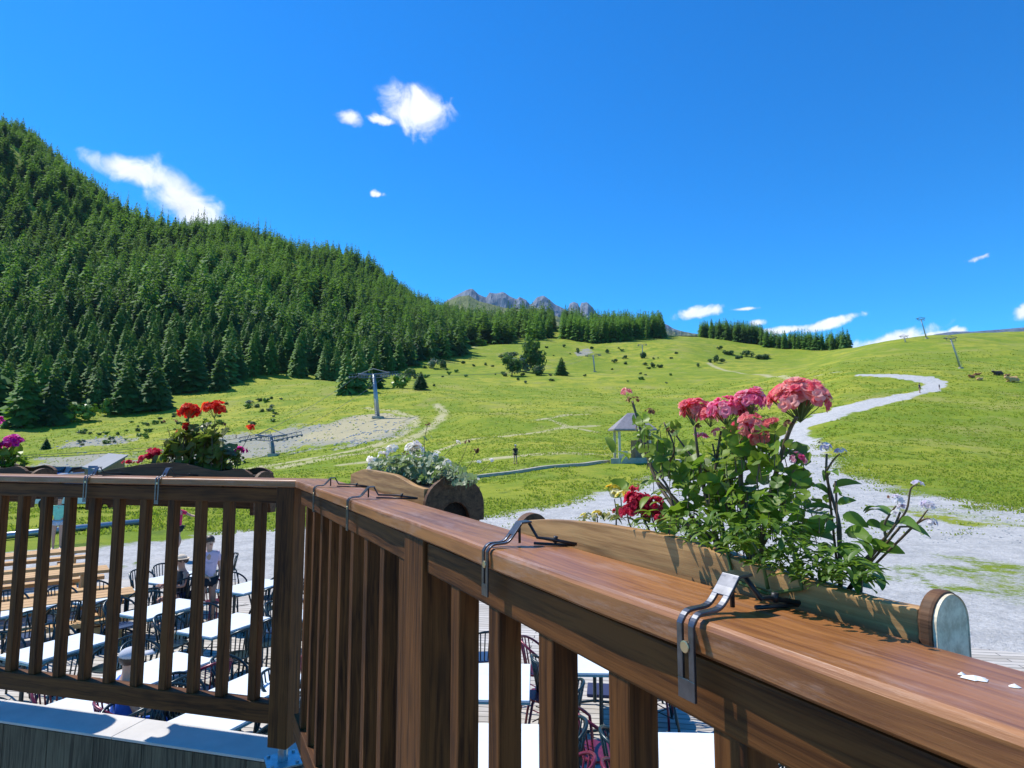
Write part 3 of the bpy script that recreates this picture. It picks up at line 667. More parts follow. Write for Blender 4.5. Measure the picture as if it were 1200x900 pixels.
# ------------------------------------------------------------------ bushes and round trees
def crown_mesh(name, m, seed, lobes=9, n=900, leaf=0.07, squash=.9):
    r = random.Random(seed); V = []; F = []; T = []
    cs = [(r.uniform(-.3, .3), r.uniform(-.3, .3), r.uniform(.3, .8)*squash, r.uniform(.16, .3)) for _ in range(lobes)]+[(0, 0, .45*squash, .33)]
    for i in range(n):
        c = r.choice(cs); d = Vector((r.gauss(0, 1), r.gauss(0, 1), r.gauss(0, 1))).normalized(); q = c[3]*(r.random()**.35)
        p = Vector(c[:3])+d*q; nrm = (d+Vector((r.uniform(-.6, .6), r.uniform(-.6, .6), r.uniform(-.2, .8)))).normalized()
        x = nrm.orthogonal().normalized(); x.rotate(Matrix.Rotation(r.random()*6.28, 3, nrm)); y = nrm.cross(x); s = leaf*r.uniform(.6, 1.4); k = len(V)
        V += [p-x*s, p-y*s*.6, p+x*s, p+y*s*.6+nrm*s*.2]; F.append((k, k+1, k+2, k+3)); T += [r.random()]*4
    return np_mesh(name, np.array([tuple(v) for v in V]), np.array(F), m, T, 4)
BUSH = [crown_mesh('foliage', M['bush'], 300+k, 6, 420, .08, .8) for k in range(4)]
BUSHG = [crown_mesh('foliage', M['bush_grey'], 320+k, 6, 420, .08, .8) for k in range(2)]
TREE = [crown_mesh('crown', M['conifer'], 340+k, 12, 1300, .055, 1.05) for k in range(2)]
def bush(px, py, hp, wp, label, group=None, kind='bush', nm='shrub', cat='shrub'):
    g = ground(px, py); me = random.choice({'bush': BUSH, 'grey': BUSHG, 'tree': TREE, 'bright': BUSHB}[kind]); h = hp*g.y/FPX; w = wp*g.y/FPX
    if nm == 'shrub':
        o = bpy.data.objects.new(nm, me); put(o, None, Matrix.Translation((g.x, g.y, g.z-.05*h)) @ Matrix.Rotation(random.random()*6.28, 4, 'Z') @ Matrix.Diagonal((w, w, h, 1))); tag(o, label, cat, group)
    else:
        t = thing(nm, label, cat, (g.x, g.y, g.z-.1), group, random.random()*6.28)
        o = bpy.data.objects.new('crown', me); COL.objects.link(o); o.parent = t; o.scale = (w, w, h)
        o = bpy.data.objects.new('trunk', CON[0][1]); COL.objects.link(o); o.parent = t; o.scale = (h*1.8, h*1.8, h*.7)
BUSHB = [crown_mesh('foliage', leafmat('bright_shrub_leaves', (0.10, 0.22, 0.02), (0.16, 0.30, 0.03), yamt=0, trans=.2, obj=True), 360+k, 6, 420, .09, .8) for k in range(2)]
bush(627, 437, 42, 30, 'largest round dark tree in the clump in the middle of the meadow', kind='tree', nm='leafy_tree', cat='tree')
bush(600, 441, 26, 26, 'low dark round tree left front of the clump in mid meadow', kind='tree', nm='leafy_tree', cat='tree')
bush(630, 440, 22, 18, 'pale green bush at the foot of the largest mid meadow tree', kind='bush')
bush(612, 436, 24, 24, 'grey green bush between the two dark trees of the mid meadow clump', kind='grey')
bush(594, 422, 12, 22, 'grey green bush behind the mid meadow tree clump', kind='grey')
bush(507, 432, 16, 14, 'round grey green bush at the edge of the hillside forest above the pylon', kind='grey')
bush(521, 432, 16, 11, 'round dark bush beside the grey green one at the forest edge', kind='bush')
bush(92, 494, 30, 34, 'bright yellow green rounded shrub at the foot of the left forest', kind='bright')
bush(130, 486, 26, 24, 'bright green shrub tucked left of the conical spruces at the forest edge', kind='bright')
bush(470, 455, 22, 22, 'leafy green bush behind the right arm of the big lift pylon', kind='bright')
bush(480, 446, 18, 20, 'medium green bush on the slope above the big lift pylon', kind='bush')
for (px, py, h, w) in [(520, 402, 12, 20), (545, 398, 14, 22), (560, 405, 10, 24), (535, 412, 9, 20), (575, 395, 9, 16), (552, 388, 12, 22), (590, 392, 8, 14), (530, 390, 12, 20), (565, 388, 10, 18)]:
    bush(px, py, h, w, 'bright green leafy shrub spilling down the slope at the right end of the hillside forest', 'shrubs below the right end of the hillside forest', 'bright')
for (px, py, h, w) in [(677, 414, 8, 7), (693, 409, 5, 6), (712, 414, 7, 6), (720, 425, 6, 8), (733, 420, 5, 6), (766, 431, 9, 8), (774, 431, 7, 9), (755, 428, 5, 8), (838, 425, 13, 10), (832, 425, 8, 6), (753, 420, 13, 10), (661, 407, 6, 5), (818, 430, 6, 6),
                       (855, 416, 9, 16), (875, 418, 10, 14), (890, 421, 9, 16), (900, 421, 9, 12), (865, 421, 8, 12), (843, 410, 6, 8), (846, 424, 5, 10)]:
    bush(px, py, h, w, 'small dark round bush dotted over the upper central meadow', 'small bushes of the upper meadow', 'bush')
r = random.Random(5)
for i in range(120):
    if i < 70: px, py = r.uniform(90, 330), 0; py = r.uniform(np.interp(px, [90, 330], [505, 462]), np.interp(px, [90, 330], [524, 500])); s = r.uniform(3, 7)
    elif i < 95: px, py = r.uniform(470, 620), r.uniform(425, 462); s = r.uniform(2.5, 6)
    else: px, py = r.uniform(640, 800), r.uniform(405, 455); s = r.uniform(2, 5)
    bush(px, py, s, s*r.uniform(.9, 1.7), 'tiny low bush '+('on the rough slope above the scarlet geranium' if i < 70 else 'between the big pylon and the mid meadow trees' if i < 95 else 'on the upper central meadow below the crest wood'), 'tiny bushes scattered over the slopes '+('left' if i < 70 else 'centre' if i < 95 else 'right'), r.choice(['bush', 'bush', 'bright', 'grey']))
# grass tussocks: nobody could count them
def tufts():
    V = []; F = []; T = []
    N = 85000; Y = 24*np.exp(rng.random(N)*2.35); PXs = rng.uniform(-60, 1260, N); X = (PXs-600)/FPX*Y
    yd = poly_sd(X, Y, YARD)+vnoise(X, Y, 3, 11)*2.2; rd = poly_sd(X, Y, ROAD); keep = ((yd > -.9) | (rng.random(N) < .05)) & (rd > .3)
    for P in DIRT: keep &= (poly_sd(X, Y, P) > 0) | (rng.random(N) < .25)
    cl = vnoise(X, Y, 4, 41)+vnoise(X, Y, 1.3, 42)*.6; keep &= cl > -.22+.35*np.clip((Y-120)/130, 0, 1)*rng.random(N)*2
    X, Y = X[keep], Y[keep]; Z = zterr(X, Y)
    for x, y, z in zip(X, Y, Z):
        h = random.uniform(.03, .10)*(1+y/70); w = .045*(1+y/60); tt = random.random()
        for j in range(3):
            a = random.random()*6.28; l = random.uniform(.3, .9)*h; k = len(V); dx, dy = math.cos(a), math.sin(a); ox, oy = random.uniform(-.2, .2), random.uniform(-.2, .2)
            V += [(x+ox-dy*w, y+oy+dx*w, z-.03), (x+ox+dy*w, y+oy-dx*w, z-.03), (x+ox+dx*l, y+oy+dy*l, z+h*random.uniform(.6, 1))]; F.append((k, k+1, k+2)); T += [tt]*3
    me = np_mesh('grass_tufts', np.array(V), np.array(F), leafmat('grass_blades', (0.23, 0.29, 0.024), (0.36, 0.36, 0.045), yamt=0, trans=.5, rough=.7, scale=.3), T)
    o = bpy.data.objects.new('grass_tufts', me); put(o); tag(o, 'short green grass tussocks over the near meadow', 'grass', None, 'stuff')
tufts()
def stones():
    V = []; F = []
    ico = [(0, 0, 1), (.9, 0, .3), (.3, .85, .3), (-.7, .5, .3), (-.7, -.5, .3), (.3, -.85, .3), (.7, .5, -.4), (-.3, .85, -.4), (-.9, 0, -.4), (-.3, -.85, -.4), (.7, -.5, -.4)]
    fc = [(0, 1, 2), (0, 2, 3), (0, 3, 4), (0, 4, 5), (0, 5, 1), (1, 6, 2), (2, 6, 7), (2, 7, 3), (3, 7, 8), (3, 8, 4), (4, 8, 9), (4, 9, 5), (5, 9, 10), (5, 10, 1), (1, 10, 6)]
    spots = []
    for P in DIRT:
        xs = [p[0] for p in P]; ys = [p[1] for p in P]
        for i in range(260): spots.append((random.uniform(min(xs), max(xs)), random.uniform(min(ys), max(ys)), P, .06+.4*random.random()**3))
    for i in range(5000):
        y = random.uniform(22, 60); spots.append((random.uniform(.2, 1)*y, y, YARD, random.uniform(.02, .07)))
    for x, y, P, s in spots:
        if poly_sd(np.array([x]), np.array([y]), P)[0] > 1.5: continue
        z = Z1(x, y); k = len(V); a = random.random()*6.28; c_, s_ = math.cos(a)*s, math.sin(a)*s; e = random.uniform(.5, 1)
        V += [(x+p[0]*c_*e-p[1]*s_, y+p[0]*s_*e+p[1]*c_, z+p[2]*s*.6) for p in ico]; F += [(i+k, j+k, l+k) for i, j, l in fc]
    me = np_mesh('loose_stones', np.array(V), np.array(F), M['rock']); o = bpy.data.objects.new('loose_stones', me); put(o); tag(o, 'loose grey stones over the gravel and scree', 'stones', None, 'stuff')
stones()

# ------------------------------------------------------------------ balcony railing
UPV = Vector((0, 0, 1)); ZC = -0.15
K = PZ(346, 563, ZC); KN = PZ(1200, 862, ZC)
dC = (KN-K); dC.z = 0; dC.normalize(); nC = UPV.cross(dC)
a0 = PZ(0, 800, -1.119); a1 = PZ(300, 838, -1.119); dA = (a1-a0); dA.z = 0; dA.normalize(); nA = UPV.cross(dA)
class Fr:
    def __init__(s, d, n): s.d, s.n = d, n; s.M = frame(K, d, n, UPV)
    def p(s, t, off, z): v = K+s.d*t+s.n*off; v.z = z; return v
    def hit(s, px, py, off=0.0):
        o = K+s.n*off; return PP(px, py, o, s.n)
    def tz(s, px, py, off=0.0):
        h = s.hit(px, py, off); return ((h-K).dot(s.d), h.z)
    def loc(s, h): return ((h-K).dot(s.d), (h-K).dot(s.n), h.z)
FC, FA = Fr(dC, nC), Fr(dA, nA)
for f in (FC, FA): f.L = frame(Vector((K.x, K.y, 0)), f.d, f.n, UPV)    # local (t, off, world z)
rail = thing('balcony_railing', 'brown stained wooden balcony railing with square balusters, turning a corner at its post', 'railing', tuple(K))
outer = []
for px, py in [(376, 559), (440, 576), (500, 594), (568, 608), (640, 632), (750, 664), (889, 703), (1200, 774)]:
    q = FC.loc(PZ(px, py, ZC)); outer.append((q[0], q[1]))
print('outer', [(round(a, 2), round(b_, 3)) for a, b_ in outer])
def w_out(t): return float(np.interp(t, [0, 0.7, 1.2, 1.5, 1.8, 2.1, 3.6], [.155, .143, .132, .126, .116, .112, .115]))
TH = 0.0294
def cap_mesh(fr, ts, wf, mit0=0.0):
    """rounded rectangle swept along t"""
    b = MB(); prof = []
    n = len(ts); r = .006; m = 0
    for i, t in enumerate(ts):
        w = wf(t); ring = [(0, ZC-TH+r*.6), (0, ZC-r), (r*.35, ZC-r*.35), (r, ZC), (w-r, ZC), (w-r*.3, ZC-r*.3), (w, ZC-r), (w, ZC-TH+r*.6), (w-r*.6, ZC-TH), (r*.6, ZC-TH)]
        m = len(ring)
        for (o_, z) in ring:
            tt = t
            if mit0 and i == (0 if mit0 > 0 else n-1): tt = t+MIT*o_*(1 if mit0 < 0 else -1)
            wv = 0.0012*math.sin(t*9+o_*20)+.0008*math.sin(t*23)
            b.v.append((tt, o_+(wv if o_ < .02 else 0), z)); b.tint.append(.5)
    b.f += [(i*m+k, (i+1)*m+k, (i+1)*m+(k+1) % m, i*m+(k+1) % m) for i in range(n-1) for k in range(m)]
    b.f += [tuple(range(m)), tuple((n-1)*m+k for k in range(m-1, -1, -1))]
    return b
turn = math.acos(max(-1, min(1, dA.dot(dC)))); MIT = math.tan(turn/2)
cap_mesh(FC, list(np.linspace(0.0, 3.7, 90)), w_out, 1).build('handrail', M['cap'], rail, FC.L)
cap_mesh(FA, list(np.linspace(-3.4, -0.0006, 60)), lambda t: 0.155, -1).build('handrail', M['cap'], rail, FA.L)
def rbox(fr, name, t0, t1, o0, o1, z0, z1, m, axis='t', bevel=.003, parent=None):
    """box in rail frame; grain along its long axis"""
    c = fr.p((t0+t1)/2, (o0+o1)/2, (z0+z1)/2); b = MB()
    if axis == 't': b.box((0, 0, 0), (t1-t0, o1-o0, z1-z0)); Mx = frame(c, fr.d, fr.n, UPV)
    else: b.box((0, 0, 0), (z1-z0, t1-t0, o1-o0)); Mx = frame(c, UPV, fr.d, fr.n)
    return b.build(name, m, rail if parent is None else parent, Mx, bevel=bevel)
FZ0, FZ1 = -0.240, -0.1855
tm0 = FC.tz(469, 700)[0]; tm1 = FC.tz(491, 700)[0]
print('mid post', tm0, tm1)
rbox(FC, 'top_rail', .075, tm0-.001, .014, .05, FZ0, FZ1, M['stain'])
rbox(FC, 'top_rail', tm1+.001, 3.6, .014, .05, FZ0, FZ1, M['stain'])
rbox(FC, 'bottom_rail', .075, 3.6, .012, .062, -1.119, -1.04, M['stain'])
rbox(FC, 'post', tm0, tm1, .006, .006+(tm1-tm0), -1.2, ZC-TH-.0005, M['stain'], 'z', .004)
rbox(FA, 'top_rail', -3.4, -.092, .014, .05, FZ0-.006, FZ1, M['stain'])
rbox(FA, 'bottom_rail', -3.4, -.092, .010, .062, -1.119, -1.04, M['stain'])
rbox(FA, 'post', -.09, -.004, .004, .09, -1.205, ZC-TH-.0005, M['stain'], 'z', .004)
for t in (-.42, -1.05, -1.8, -2.6): rbox(FA, 'spacer', t-.05, t+.05, .02, .045, FZ1-.001, ZC-TH+.0005, M['stain'], bevel=.001)
for t in (.3, .8, 1.5, 2.2, 2.9): rbox(FC, 'spacer', t-.04, t+.04, .02, .045, FZ1-.001, ZC-TH+.0005, M['stain'], bevel=.001)
for x in [297, 260, 227, 195, 162, 131, 102, 73, 45, 18, -8, -34, -60, -86, -112]:
    t = FA.tz(x, 620, .016)[0]; j = random.uniform(-.002, .002)
    rbox(FA, 'baluster', t, t+.037, .016+j, .053+j, -1.041, FZ0-.004, M['stain'], 'z', .0035)
t572 = FC.tz(572, 760, .016)[0]; t713 = FC.tz(713, 850, .016)[0]; sp_ = (t713-t572)/2; print('spacing', sp_)
k = -20
while True:
    t = t572+sp_*k; k += 1
    if t > 3.5: break
    if t < .12 or (tm0-.045 < t < tm1+.01): continue
    rbox(FC, 'baluster', t, t+.037, .016, .053, -1.041, FZ0+.002, M['stain'], 'z', .0035)
# post foot on the ledge
LZ = -1.275
b = MB(); b.box((0, 0, LZ+.006), (.13, .13, .008)); b.tube([(0, 0, LZ+.01), (0, 0, -1.19)], .020, 12)
for sx_ in (-.048, .048):
    for sy_ in (-.048, .048): b.tube([(sx_, sy_, LZ+.009), (sx_, sy_, LZ+.018)], .007, 8)
pc = FA.p(-.045, .047, 0); b.build('post_foot', M['plate'], rail, Matrix.Translation((pc.x, pc.y, 0)) @ Matrix.Rotation(.5, 4, 'Z'), bevel=.001)
# bird droppings on the handrail
b = MB()
for px, py, s in [(1141, 793, .006), (1150, 795, .004), (1189, 803, .003), (1127, 789, .002)]:
    q = PZ(px, py, ZC+.0012); n = 9; b.add([(q.x, q.y, ZC+.0022)]+[(q.x+s*random.uniform(.6, 1.1)*math.cos(i*2*PI/n)*1.3, q.y+s*random.uniform(.5, 1)*math.sin(i*2*PI/n), ZC+.0004) for i in range(n)], [(0, 1+i, 1+(i+1) % n) for i in range(n)])
tag(b.build('bird_dropping', M['white_drop']), 'small white bird droppings on top of the near handrail', 'droppings', None, 'stuff')
# ledge under the railing
led = thing('roof_ledge', 'pale painted sheet metal ledge running below the balcony railing', 'ledge', tuple(K+Vector((0, 0, LZ))))
def slab(fr, t0, t1, o0, o1, z0, z1, nm, m, bev=.004, par=None):
    b = MB(); b.box(((t0+t1)/2, (o0+o1)/2, (z0+z1)/2), (t1-t0, o1-o0, z1-z0)); return b.build(nm, m, par or led, fr.L, bevel=bev)
e1 = FA.loc(PZ(0, 848, LZ)); e2 = FA.loc(PZ(300, 884, LZ)); e3 = FA.loc(PZ(0, 822, LZ)); e4 = FA.loc(PZ(300, 856, LZ))
print('ledge', e1, e2, e3, e4)
LO0, LO1 = (e1[1]+e2[1])/2, (e3[1]+e4[1])/2
t = -3.6
for i, L in enumerate((.9, .95, .85, .9)):
    slab(FA, t, min(t+L-.003, -.01 if i == 3 else 9), LO0, LO1, LZ-.012-i*.0, LZ, 'cover_sheet', M['flashing'], .003); t += L
slab(FC, .02, 3.6, max(.0, LO0), LO1, LZ-.015, LZ-.003, 'cover_sheet', M['flashing'])
for i in range(14):
    t0_ = -3.6+i*.26; rb = MB(); rb.box((0, 0, 0), (.3, .257, .02)); 
    rb.build('fascia_board', M['weathered'], led, frame(FA.p(t0_+.13, LO0+.012, LZ-.166), UPV, FA.d, FA.n), bevel=.002)
# balcony floor
b = MB(); b.box((0, 0, -1.62), (9, 5.4, .04)); o = b.build('balcony_floor', wood('floor_boards', (.2, .12, .07), (.1, .06, .035)), None, Matrix.Translation((-1.9, -.62, 0))); tag(o, kind='structure')

# ------------------------------------------------------------------ planters
def ribbon(b, path, x0, x1, th=.0028):
    n = len(path); P = [Vector((0, a, z)) for a, z in path]; vs = []
    for i, p in enumerate(P):
        tn = (P[min(i+1, n-1)]-P[max(i-1, 0)]).normalized(); nn = Vector((0, -tn.z, tn.y))*th
        vs += [(x0, p.y, p.z), (x1, p.y, p.z), (x1, p.y+nn.y, p.z+nn.z), (x0, p.y+nn.y, p.z+nn.z)]
    fs = [(i*4+k, i*4+(k+1) % 4, (i+1)*4+(k+1) % 4, (i+1)*4+k) for i in range(n-1) for k in range(4)]+[(0, 1, 2, 3), ((n-1)*4+3, (n-1)*4+2, (n-1)*4+1, (n-1)*4)]
    b.add(vs, fs)
def bracket(fr, t, zb, parent, w=.019, hump=.03, reach=.15, rod=.06):
    b = MB(); e = -.0045; s = w*.32
    def cr(pts, n=5):
        out = []
        for i in range(len(pts)-1):
            p0 = pts[max(0, i-1)]; p1 = pts[i]; p2 = pts[i+1]; p3 = pts[min(len(pts)-1, i+2)]
            for k in range(n):
                u = k/n; out.append(tuple(.5*((2*p1[j])+(-p0[j]+p2[j])*u+(2*p0[j]-5*p1[j]+4*p2[j]-p3[j])*u*u+(-p0[j]+3*p1[j]-3*p2[j]+p3[j])*u**3) for j in (0, 1)))
        return out+[pts[-1]]
    arm = [(e, zb+.017), (e, ZC-.012)]+cr([(e, ZC-.004), (e+.008, ZC+.004), (.026, ZC+.006), (.040, ZC+hump*.6), (.050, ZC+hump)])
    ribbon(b, [(e, zb), (e, zb+.017)], -w/2, w/2); ribbon(b, arm, -w/2, -w/2+s); ribbon(b, arm, w/2-s, w/2)
    ribbon(b, [(.037, ZC+hump*.50), (.043, ZC+hump*.72), (.050, ZC+hump+.0004), (.066, ZC+hump+.001)], -w/2, w/2)
    o = b.build('bracket', M['steel'], parent, fr.L @ Matrix.Translation((t, 0, 0)), bevel=.0006)
    g = MB(); g.tube([(0, .066, ZC+hump), (w*.5, .075, ZC+hump*.35), (rod*.5, reach*.75, ZC+.010), (rod, reach, ZC+.004)], .0024, 8)
    g.tube([(w*.4, .07, ZC+.003), (rod*.9, reach, ZC+.002)], .0022, 6); g.tube([(rod*.55, reach*.8, ZC+.006), (rod*.6, reach*.8, ZC+.014)], .0034, 10)
    g.tube([(0, .05, ZC+.004), (0, .05, ZC+hump)], .0022, 6)
    gg = g.build('hook_rod', M['black'], o, fr.L @ Matrix.Translation((t, 0, 0)), smooth=True)
    s_ = MB(); s_.tube([(0, e-.004, ZC-.022), (0, e-.0005, ZC-.022)], .0052, 14); s_.build('screw', M['bolt'], o, fr.L @ Matrix.Translation((t, 0, 0)), bevel=.0008)
def endboard(fr, name, t, o0, w, ztop, zbot, th, m, parent, arch=.45, notch=True, foot=.02):
    """rounded end board across the planter, with an arched cut-out below"""
    out = []; R = w/2; hgt = min(R, (ztop-zbot)*.66)
    for i in range(17):
        a = PI-PI*i/16; out.append((o0+R+R*math.cos(a), ztop-hgt+hgt*math.sin(a)))
    low = [(o0+w, zbot)]
    if notch:
        for i in range(9):
            a = PI*i/8; low.append((o0+R+R*.5*math.cos(a), zbot+(ztop-zbot)*arch*math.sin(a)))
    low.append((o0, zbot)); b = MB()
    b.prism(out+low, (t, 0, 0), Vector((0, 1, 0)), Vector((0, 0, 1)), Vector((1, 0, 0)), th)
    return b.build(name, m, parent, fr.L, bevel=.0025)
def sboard(fr, name, prof, off, th, zbot, m, parent):
    """long board with a wavy top edge: prof = [(t, z)], smoothed"""
    ts = np.array([p[0] for p in prof]); zs = np.array([p[1] for p in prof]); o_ = np.argsort(ts); ts, zs = ts[o_], zs[o_]
    tt = np.linspace(ts[0], ts[-1], 48); zz = pchip(ts, zs, tt); b = MB(); n = len(tt); c = (ts[0]+ts[-1])/2
    for t, z in zip(tt, zz): b.v += [(t-c, 0, zbot), (t-c, 0, z), (t-c, th, z), (t-c, th, zbot)]; b.tint += [.5]*4
    b.f += [(i*4+k, (i+1)*4+k, (i+1)*4+(k+1) % 4, i*4+(k+1) % 4) for i in range(n-1) for k in range(4)]+[(0, 1, 2, 3), (4*n-1, 4*n-2, 4*n-3, 4*n-4)]
    return b.build(name, m, parent, fr.L @ Matrix.Translation((c, off, 0)), bevel=.0015)
# nearest planter (right rail)
O1 = .128; W1 = .060
p1 = [FC.tz(px, py, O1) for px, py in [(607, 611), (630, 609), (660, 610), (700, 614), (760, 624), (800, 633), (850, 652), (900, 668), (940, 679), (980, 692), (1030, 705), (1075, 714)]]
print('planter1', p1[0], p1[-1])
pl1 = thing('flower_box', 'nearest honey coloured wooden flower box with pale round end, hooked on the right rail', 'flower box', tuple(FC.p(p1[5][0], O1+W1/2, -.3)))
sboard(FC, 'front_board', p1, O1, .016, -.285, M['planter'], pl1)
sboard(FC, 'back_board', [(t, z-.012) for t, z in p1], O1+W1-.016, .016, -.285, M['planter'], pl1)
eb = endboard(FC, 'end_board', p1[-1][0]+.0005, O1-.003, .050, p1[-1][1]+.014, -.25, .011, M['planter_dark_shaded'], pl1, .35)
endboard(FC, 'end_face', p1[-1][0]+.0116, O1-.001, .046, p1[-1][1]+.012, -.248, .002, M['pale_end'], eb, .35)
slab(FC, p1[-1][0]-.016, p1[-1][0]-.001, O1+.017, O1+W1-.017, -.285, -.19, 'inner_end', M['planter_dark_shaded'], .002, pl1)
endboard(FC, 'end_board', p1[0][0]-.022, O1+.004, W1, p1[0][1]+.012, -.25, .021, M['planter_dark_shaded'], pl1, .35)
slab(FC, p1[0][0]+.002, p1[-1][0]-.002, O1+.017, O1+W1-.017, -.27, -.175, 'soil', M['soil'], .002, pl1)
tb = FC.tz(811, 780)[0]; bracket(FC, tb, FC.tz(811, 818)[1], pl1, .020, .030, .116, .018)
tb = FC.tz(573, 660)[0]; bracket(FC, tb, FC.tz(573, 698)[1], pl1, .019, .032, .118, .05)
# middle planter (right rail, far half)
O2 = .175; W2 = .165
p2 = [FC.tz(px, py, O2) for px, py in [(411, 556), (417, 553), (428, 550), (445, 553), (460, 556), (472, 562), (484, 569), (497, 573)]]
print('planter2', p2[0], p2[-1])
pl2 = thing('flower_box', 'middle wooden flower box with wavy front and dark shaded arched end, on the right rail', 'flower box', tuple(FC.p(p2[4][0], O2+W2/2, -.3)))
sboard(FC, 'front_board', p2, O2, .018, -.25, M['planter'], pl2); sboard(FC, 'back_board', p2, O2+W2-.018, .018, -.25, M['planter'], pl2)
endboard(FC, 'end_board', p2[-1][0]+.0005, O2-.004, W2+.008, FC.tz(520, 564, O2)[1]+.006, -.21, .02, M['planter_dark_shaded'], pl2, .42)
endboard(FC, 'end_board', p2[0][0]-.02, O2, W2, p2[0][1]+.012, -.25, .019, M['planter_dark_shaded'], pl2, .4)
slab(FC, p2[0][0]+.002, p2[-1][0]-.002, O2+.019, O2+W2-.019, -.23, -.125, 'soil', M['soil'], .002, pl2)
for px, py in ((370, 569), (410, 586)):
    bracket(FC, FC.tz(px, py)[0], -.232, pl2, .02, .03, .16, .09)
# left planter (left rail)
O3 = .24; W3 = .17
p3 = [FA.tz(px, py, O3) for px, py in [(106, 556), (125, 551), (150, 547), (178, 543), (205, 542), (225, 545), (240, 549), (258, 552), (268, 551), (278, 549), (287, 551), (294, 556)]]
pl3 = thing('flower_box', 'dark shaded wooden flower box with scarlet geraniums hanging behind the left rail', 'flower box', tuple(FA.p(p3[5][0], O3+W3/2, -.3)))
sboard(FA, 'front_board', p3, O3, .018, -.30, M['planter_dark_shaded'], pl3); sboard(FA, 'back_board', p3, O3+W3-.018, .018, -.30, M['planter_dark_shaded'], pl3)
endboard(FA, 'end_board', p3[-1][0]+.0005, O3, W3, p3[-1][1]+.012, -.33, .019, M['planter_dark_shaded'], pl3); endboard(FA, 'end_board', p3[0][0]-.02, O3, W3, p3[0][1]+.012, -.33, .019, M['planter_dark_shaded'], pl3)
slab(FA, p3[0][0]+.002, p3[-1][0]-.002, O3+.019, O3+W3-.019, -.28, -.15, 'soil', M['soil'], .002, pl3)
for px in (101, 185): bracket(FA, FA.tz(px, 575)[0], -.262, pl3, .022, .04, .20, .03)
shift = -(p3[-1][0]-p3[0][0])-.42
pl4 = copy_tree(pl3); pl4.location = Vector(pl3.location)+FA.d*shift; pl4['label'] = 'dark shaded wooden flower box with magenta flowers, at the left edge beyond the left rail'
for q in (pl1, pl2, pl3, pl4): q['group'] = 'wooden flower boxes hooked over the balcony railing'

# ------------------------------------------------------------------ flowers and leaves
def basis(n):
    n = n.normalized(); x = n.orthogonal().normalized(); x.rotate(Matrix.Rotation(random.random()*6.28, 3, n)); return x, n.cross(x), n
def rnd(s=1.0): return Vector((random.gauss(0, s), random.gauss(0, s), random.gauss(0, s)))
def leaf_round(b, p, n, s):
    x, y, n = basis(n); b.cur = random.random(); N = 14; vs = [p-n*s*.10]; cup = random.uniform(.05, .35); rip = random.uniform(.04, .12)
    for rr, lift in ((.55, .3), (1.0, 1.0)):
        for i in range(N+1):
            a = -PI*.93+2*PI*.93*i/N; r_ = s*rr*(1+(.07*math.cos(a*7) if rr == 1 else 0))*(1.0-.12*math.cos(a))
            vs.append(p+x*math.cos(a)*r_+y*math.sin(a)*r_+n*(cup*lift*s*(.5+.5*math.cos(2*a))+rip*s*math.sin(a*5)*lift))
    m = N+1; fs = [(0, 1+i, 2+i) for i in range(N)]+[(1+i, 1+m+i, 2+m+i, 2+i) for i in range(N)]
    b.add(vs, fs)
def leaf_long(b, p, d, L, w, droop=.5, up=None, fold=.35):
    b.cur = random.random(); d = d.normalized(); up = up or Vector((0, 0, 1)); side = d.cross(up)
    side = side.normalized() if side.length > .05 else d.orthogonal().normalized(); nn = side.cross(d).normalized(); vs = []; N = 7
    q = Vector(p); dd = d.copy()
    for i in range(N+1):
        f = i/N; ww = w*math.sin(PI*min(1, f*.93+.05))**.8*(1-.25*f)
        vs += [q-side*ww+nn*ww*fold, q.copy(), q+side*ww+nn*ww*fold]
        dd = (dd-Vector((0, 0, 1))*droop/N*1.6).normalized(); q = q+dd*(L/N); nn = side.cross(dd).normalized()
    fs = []
    for i in range(N): a = i*3; fs += [(a, a+1, a+4, a+3), (a+1, a+2, a+5, a+4)]
    b.add(vs, fs)
def petal_q(b, p, d, n, L, w, curl=.3):
    side = d.cross(n).normalized(); vs = [p-side*w*.15, p+side*w*.15, p+d*L*.5-side*w*.45+n*L*curl*.15, p+d*L*.5+side*w*.45+n*L*curl*.15,
          p+d*L*.85-side*w*.48+n*L*curl*.1, p+d*L*.85+side*w*.48+n*L*curl*.02, p+d*L*1.0-side*w*.2-n*L*curl*.25, p+d*L+side*w*.22-n*L*curl*.2]
    b.add(vs, [(0, 1, 3, 2), (2, 3, 5, 4), (4, 5, 7, 6)])
def floret(b, p, n, s, np_=6, tint=None, layers=1):
    x, y, n = basis(n); t0 = random.random() if tint is None else tint
    for l in range(layers):
        for i in range(np_):
            b.cur = min(1, max(0, t0+random.uniform(-.2, .2)+l*.15)); a = 2*PI*(i+random.uniform(-.15, .15)+l*.5)/np_; d = x*math.cos(a)+y*math.sin(a); el_ = random.uniform(.15, .6)+l*.55
            petal_q(b, p, (d+n*el_).normalized(), (n-d*.4).normalized(), s*random.uniform(.8, 1.15)*(1-.25*l), s*.85, random.uniform(.1, .7))
def head(parent, p, r, m, n=26, axis=Vector((0, 0, 1)), stemp=None, np_=5, squash=.75, layers=2, fl=.42, name='flower_head'):
    b = MB(); st = MB(); ax = axis.normalized(); base = stemp if stemp is not None else p-ax*r*.8
    for i in range(n):
        d = rnd(); d.normalize()
        if d.dot(ax) < -.35: d = d-ax*2*d.dot(ax)
        q = p+(d-ax*d.dot(ax)*(1-squash))*r*random.uniform(.4, .98); floret(b, q, (d*1.1+ax*.35+rnd(.15)), r*fl*random.uniform(.8, 1.2), np_, layers=layers)
        if i % 2 == 0: st.tube([base, base.lerp(q, .6)+rnd(r*.03), q], r*.015, 4, False)
    o = b.build(name, m, parent, smooth=True)
    st.build('flower_stalks', M['stem_green'], o)
    return o
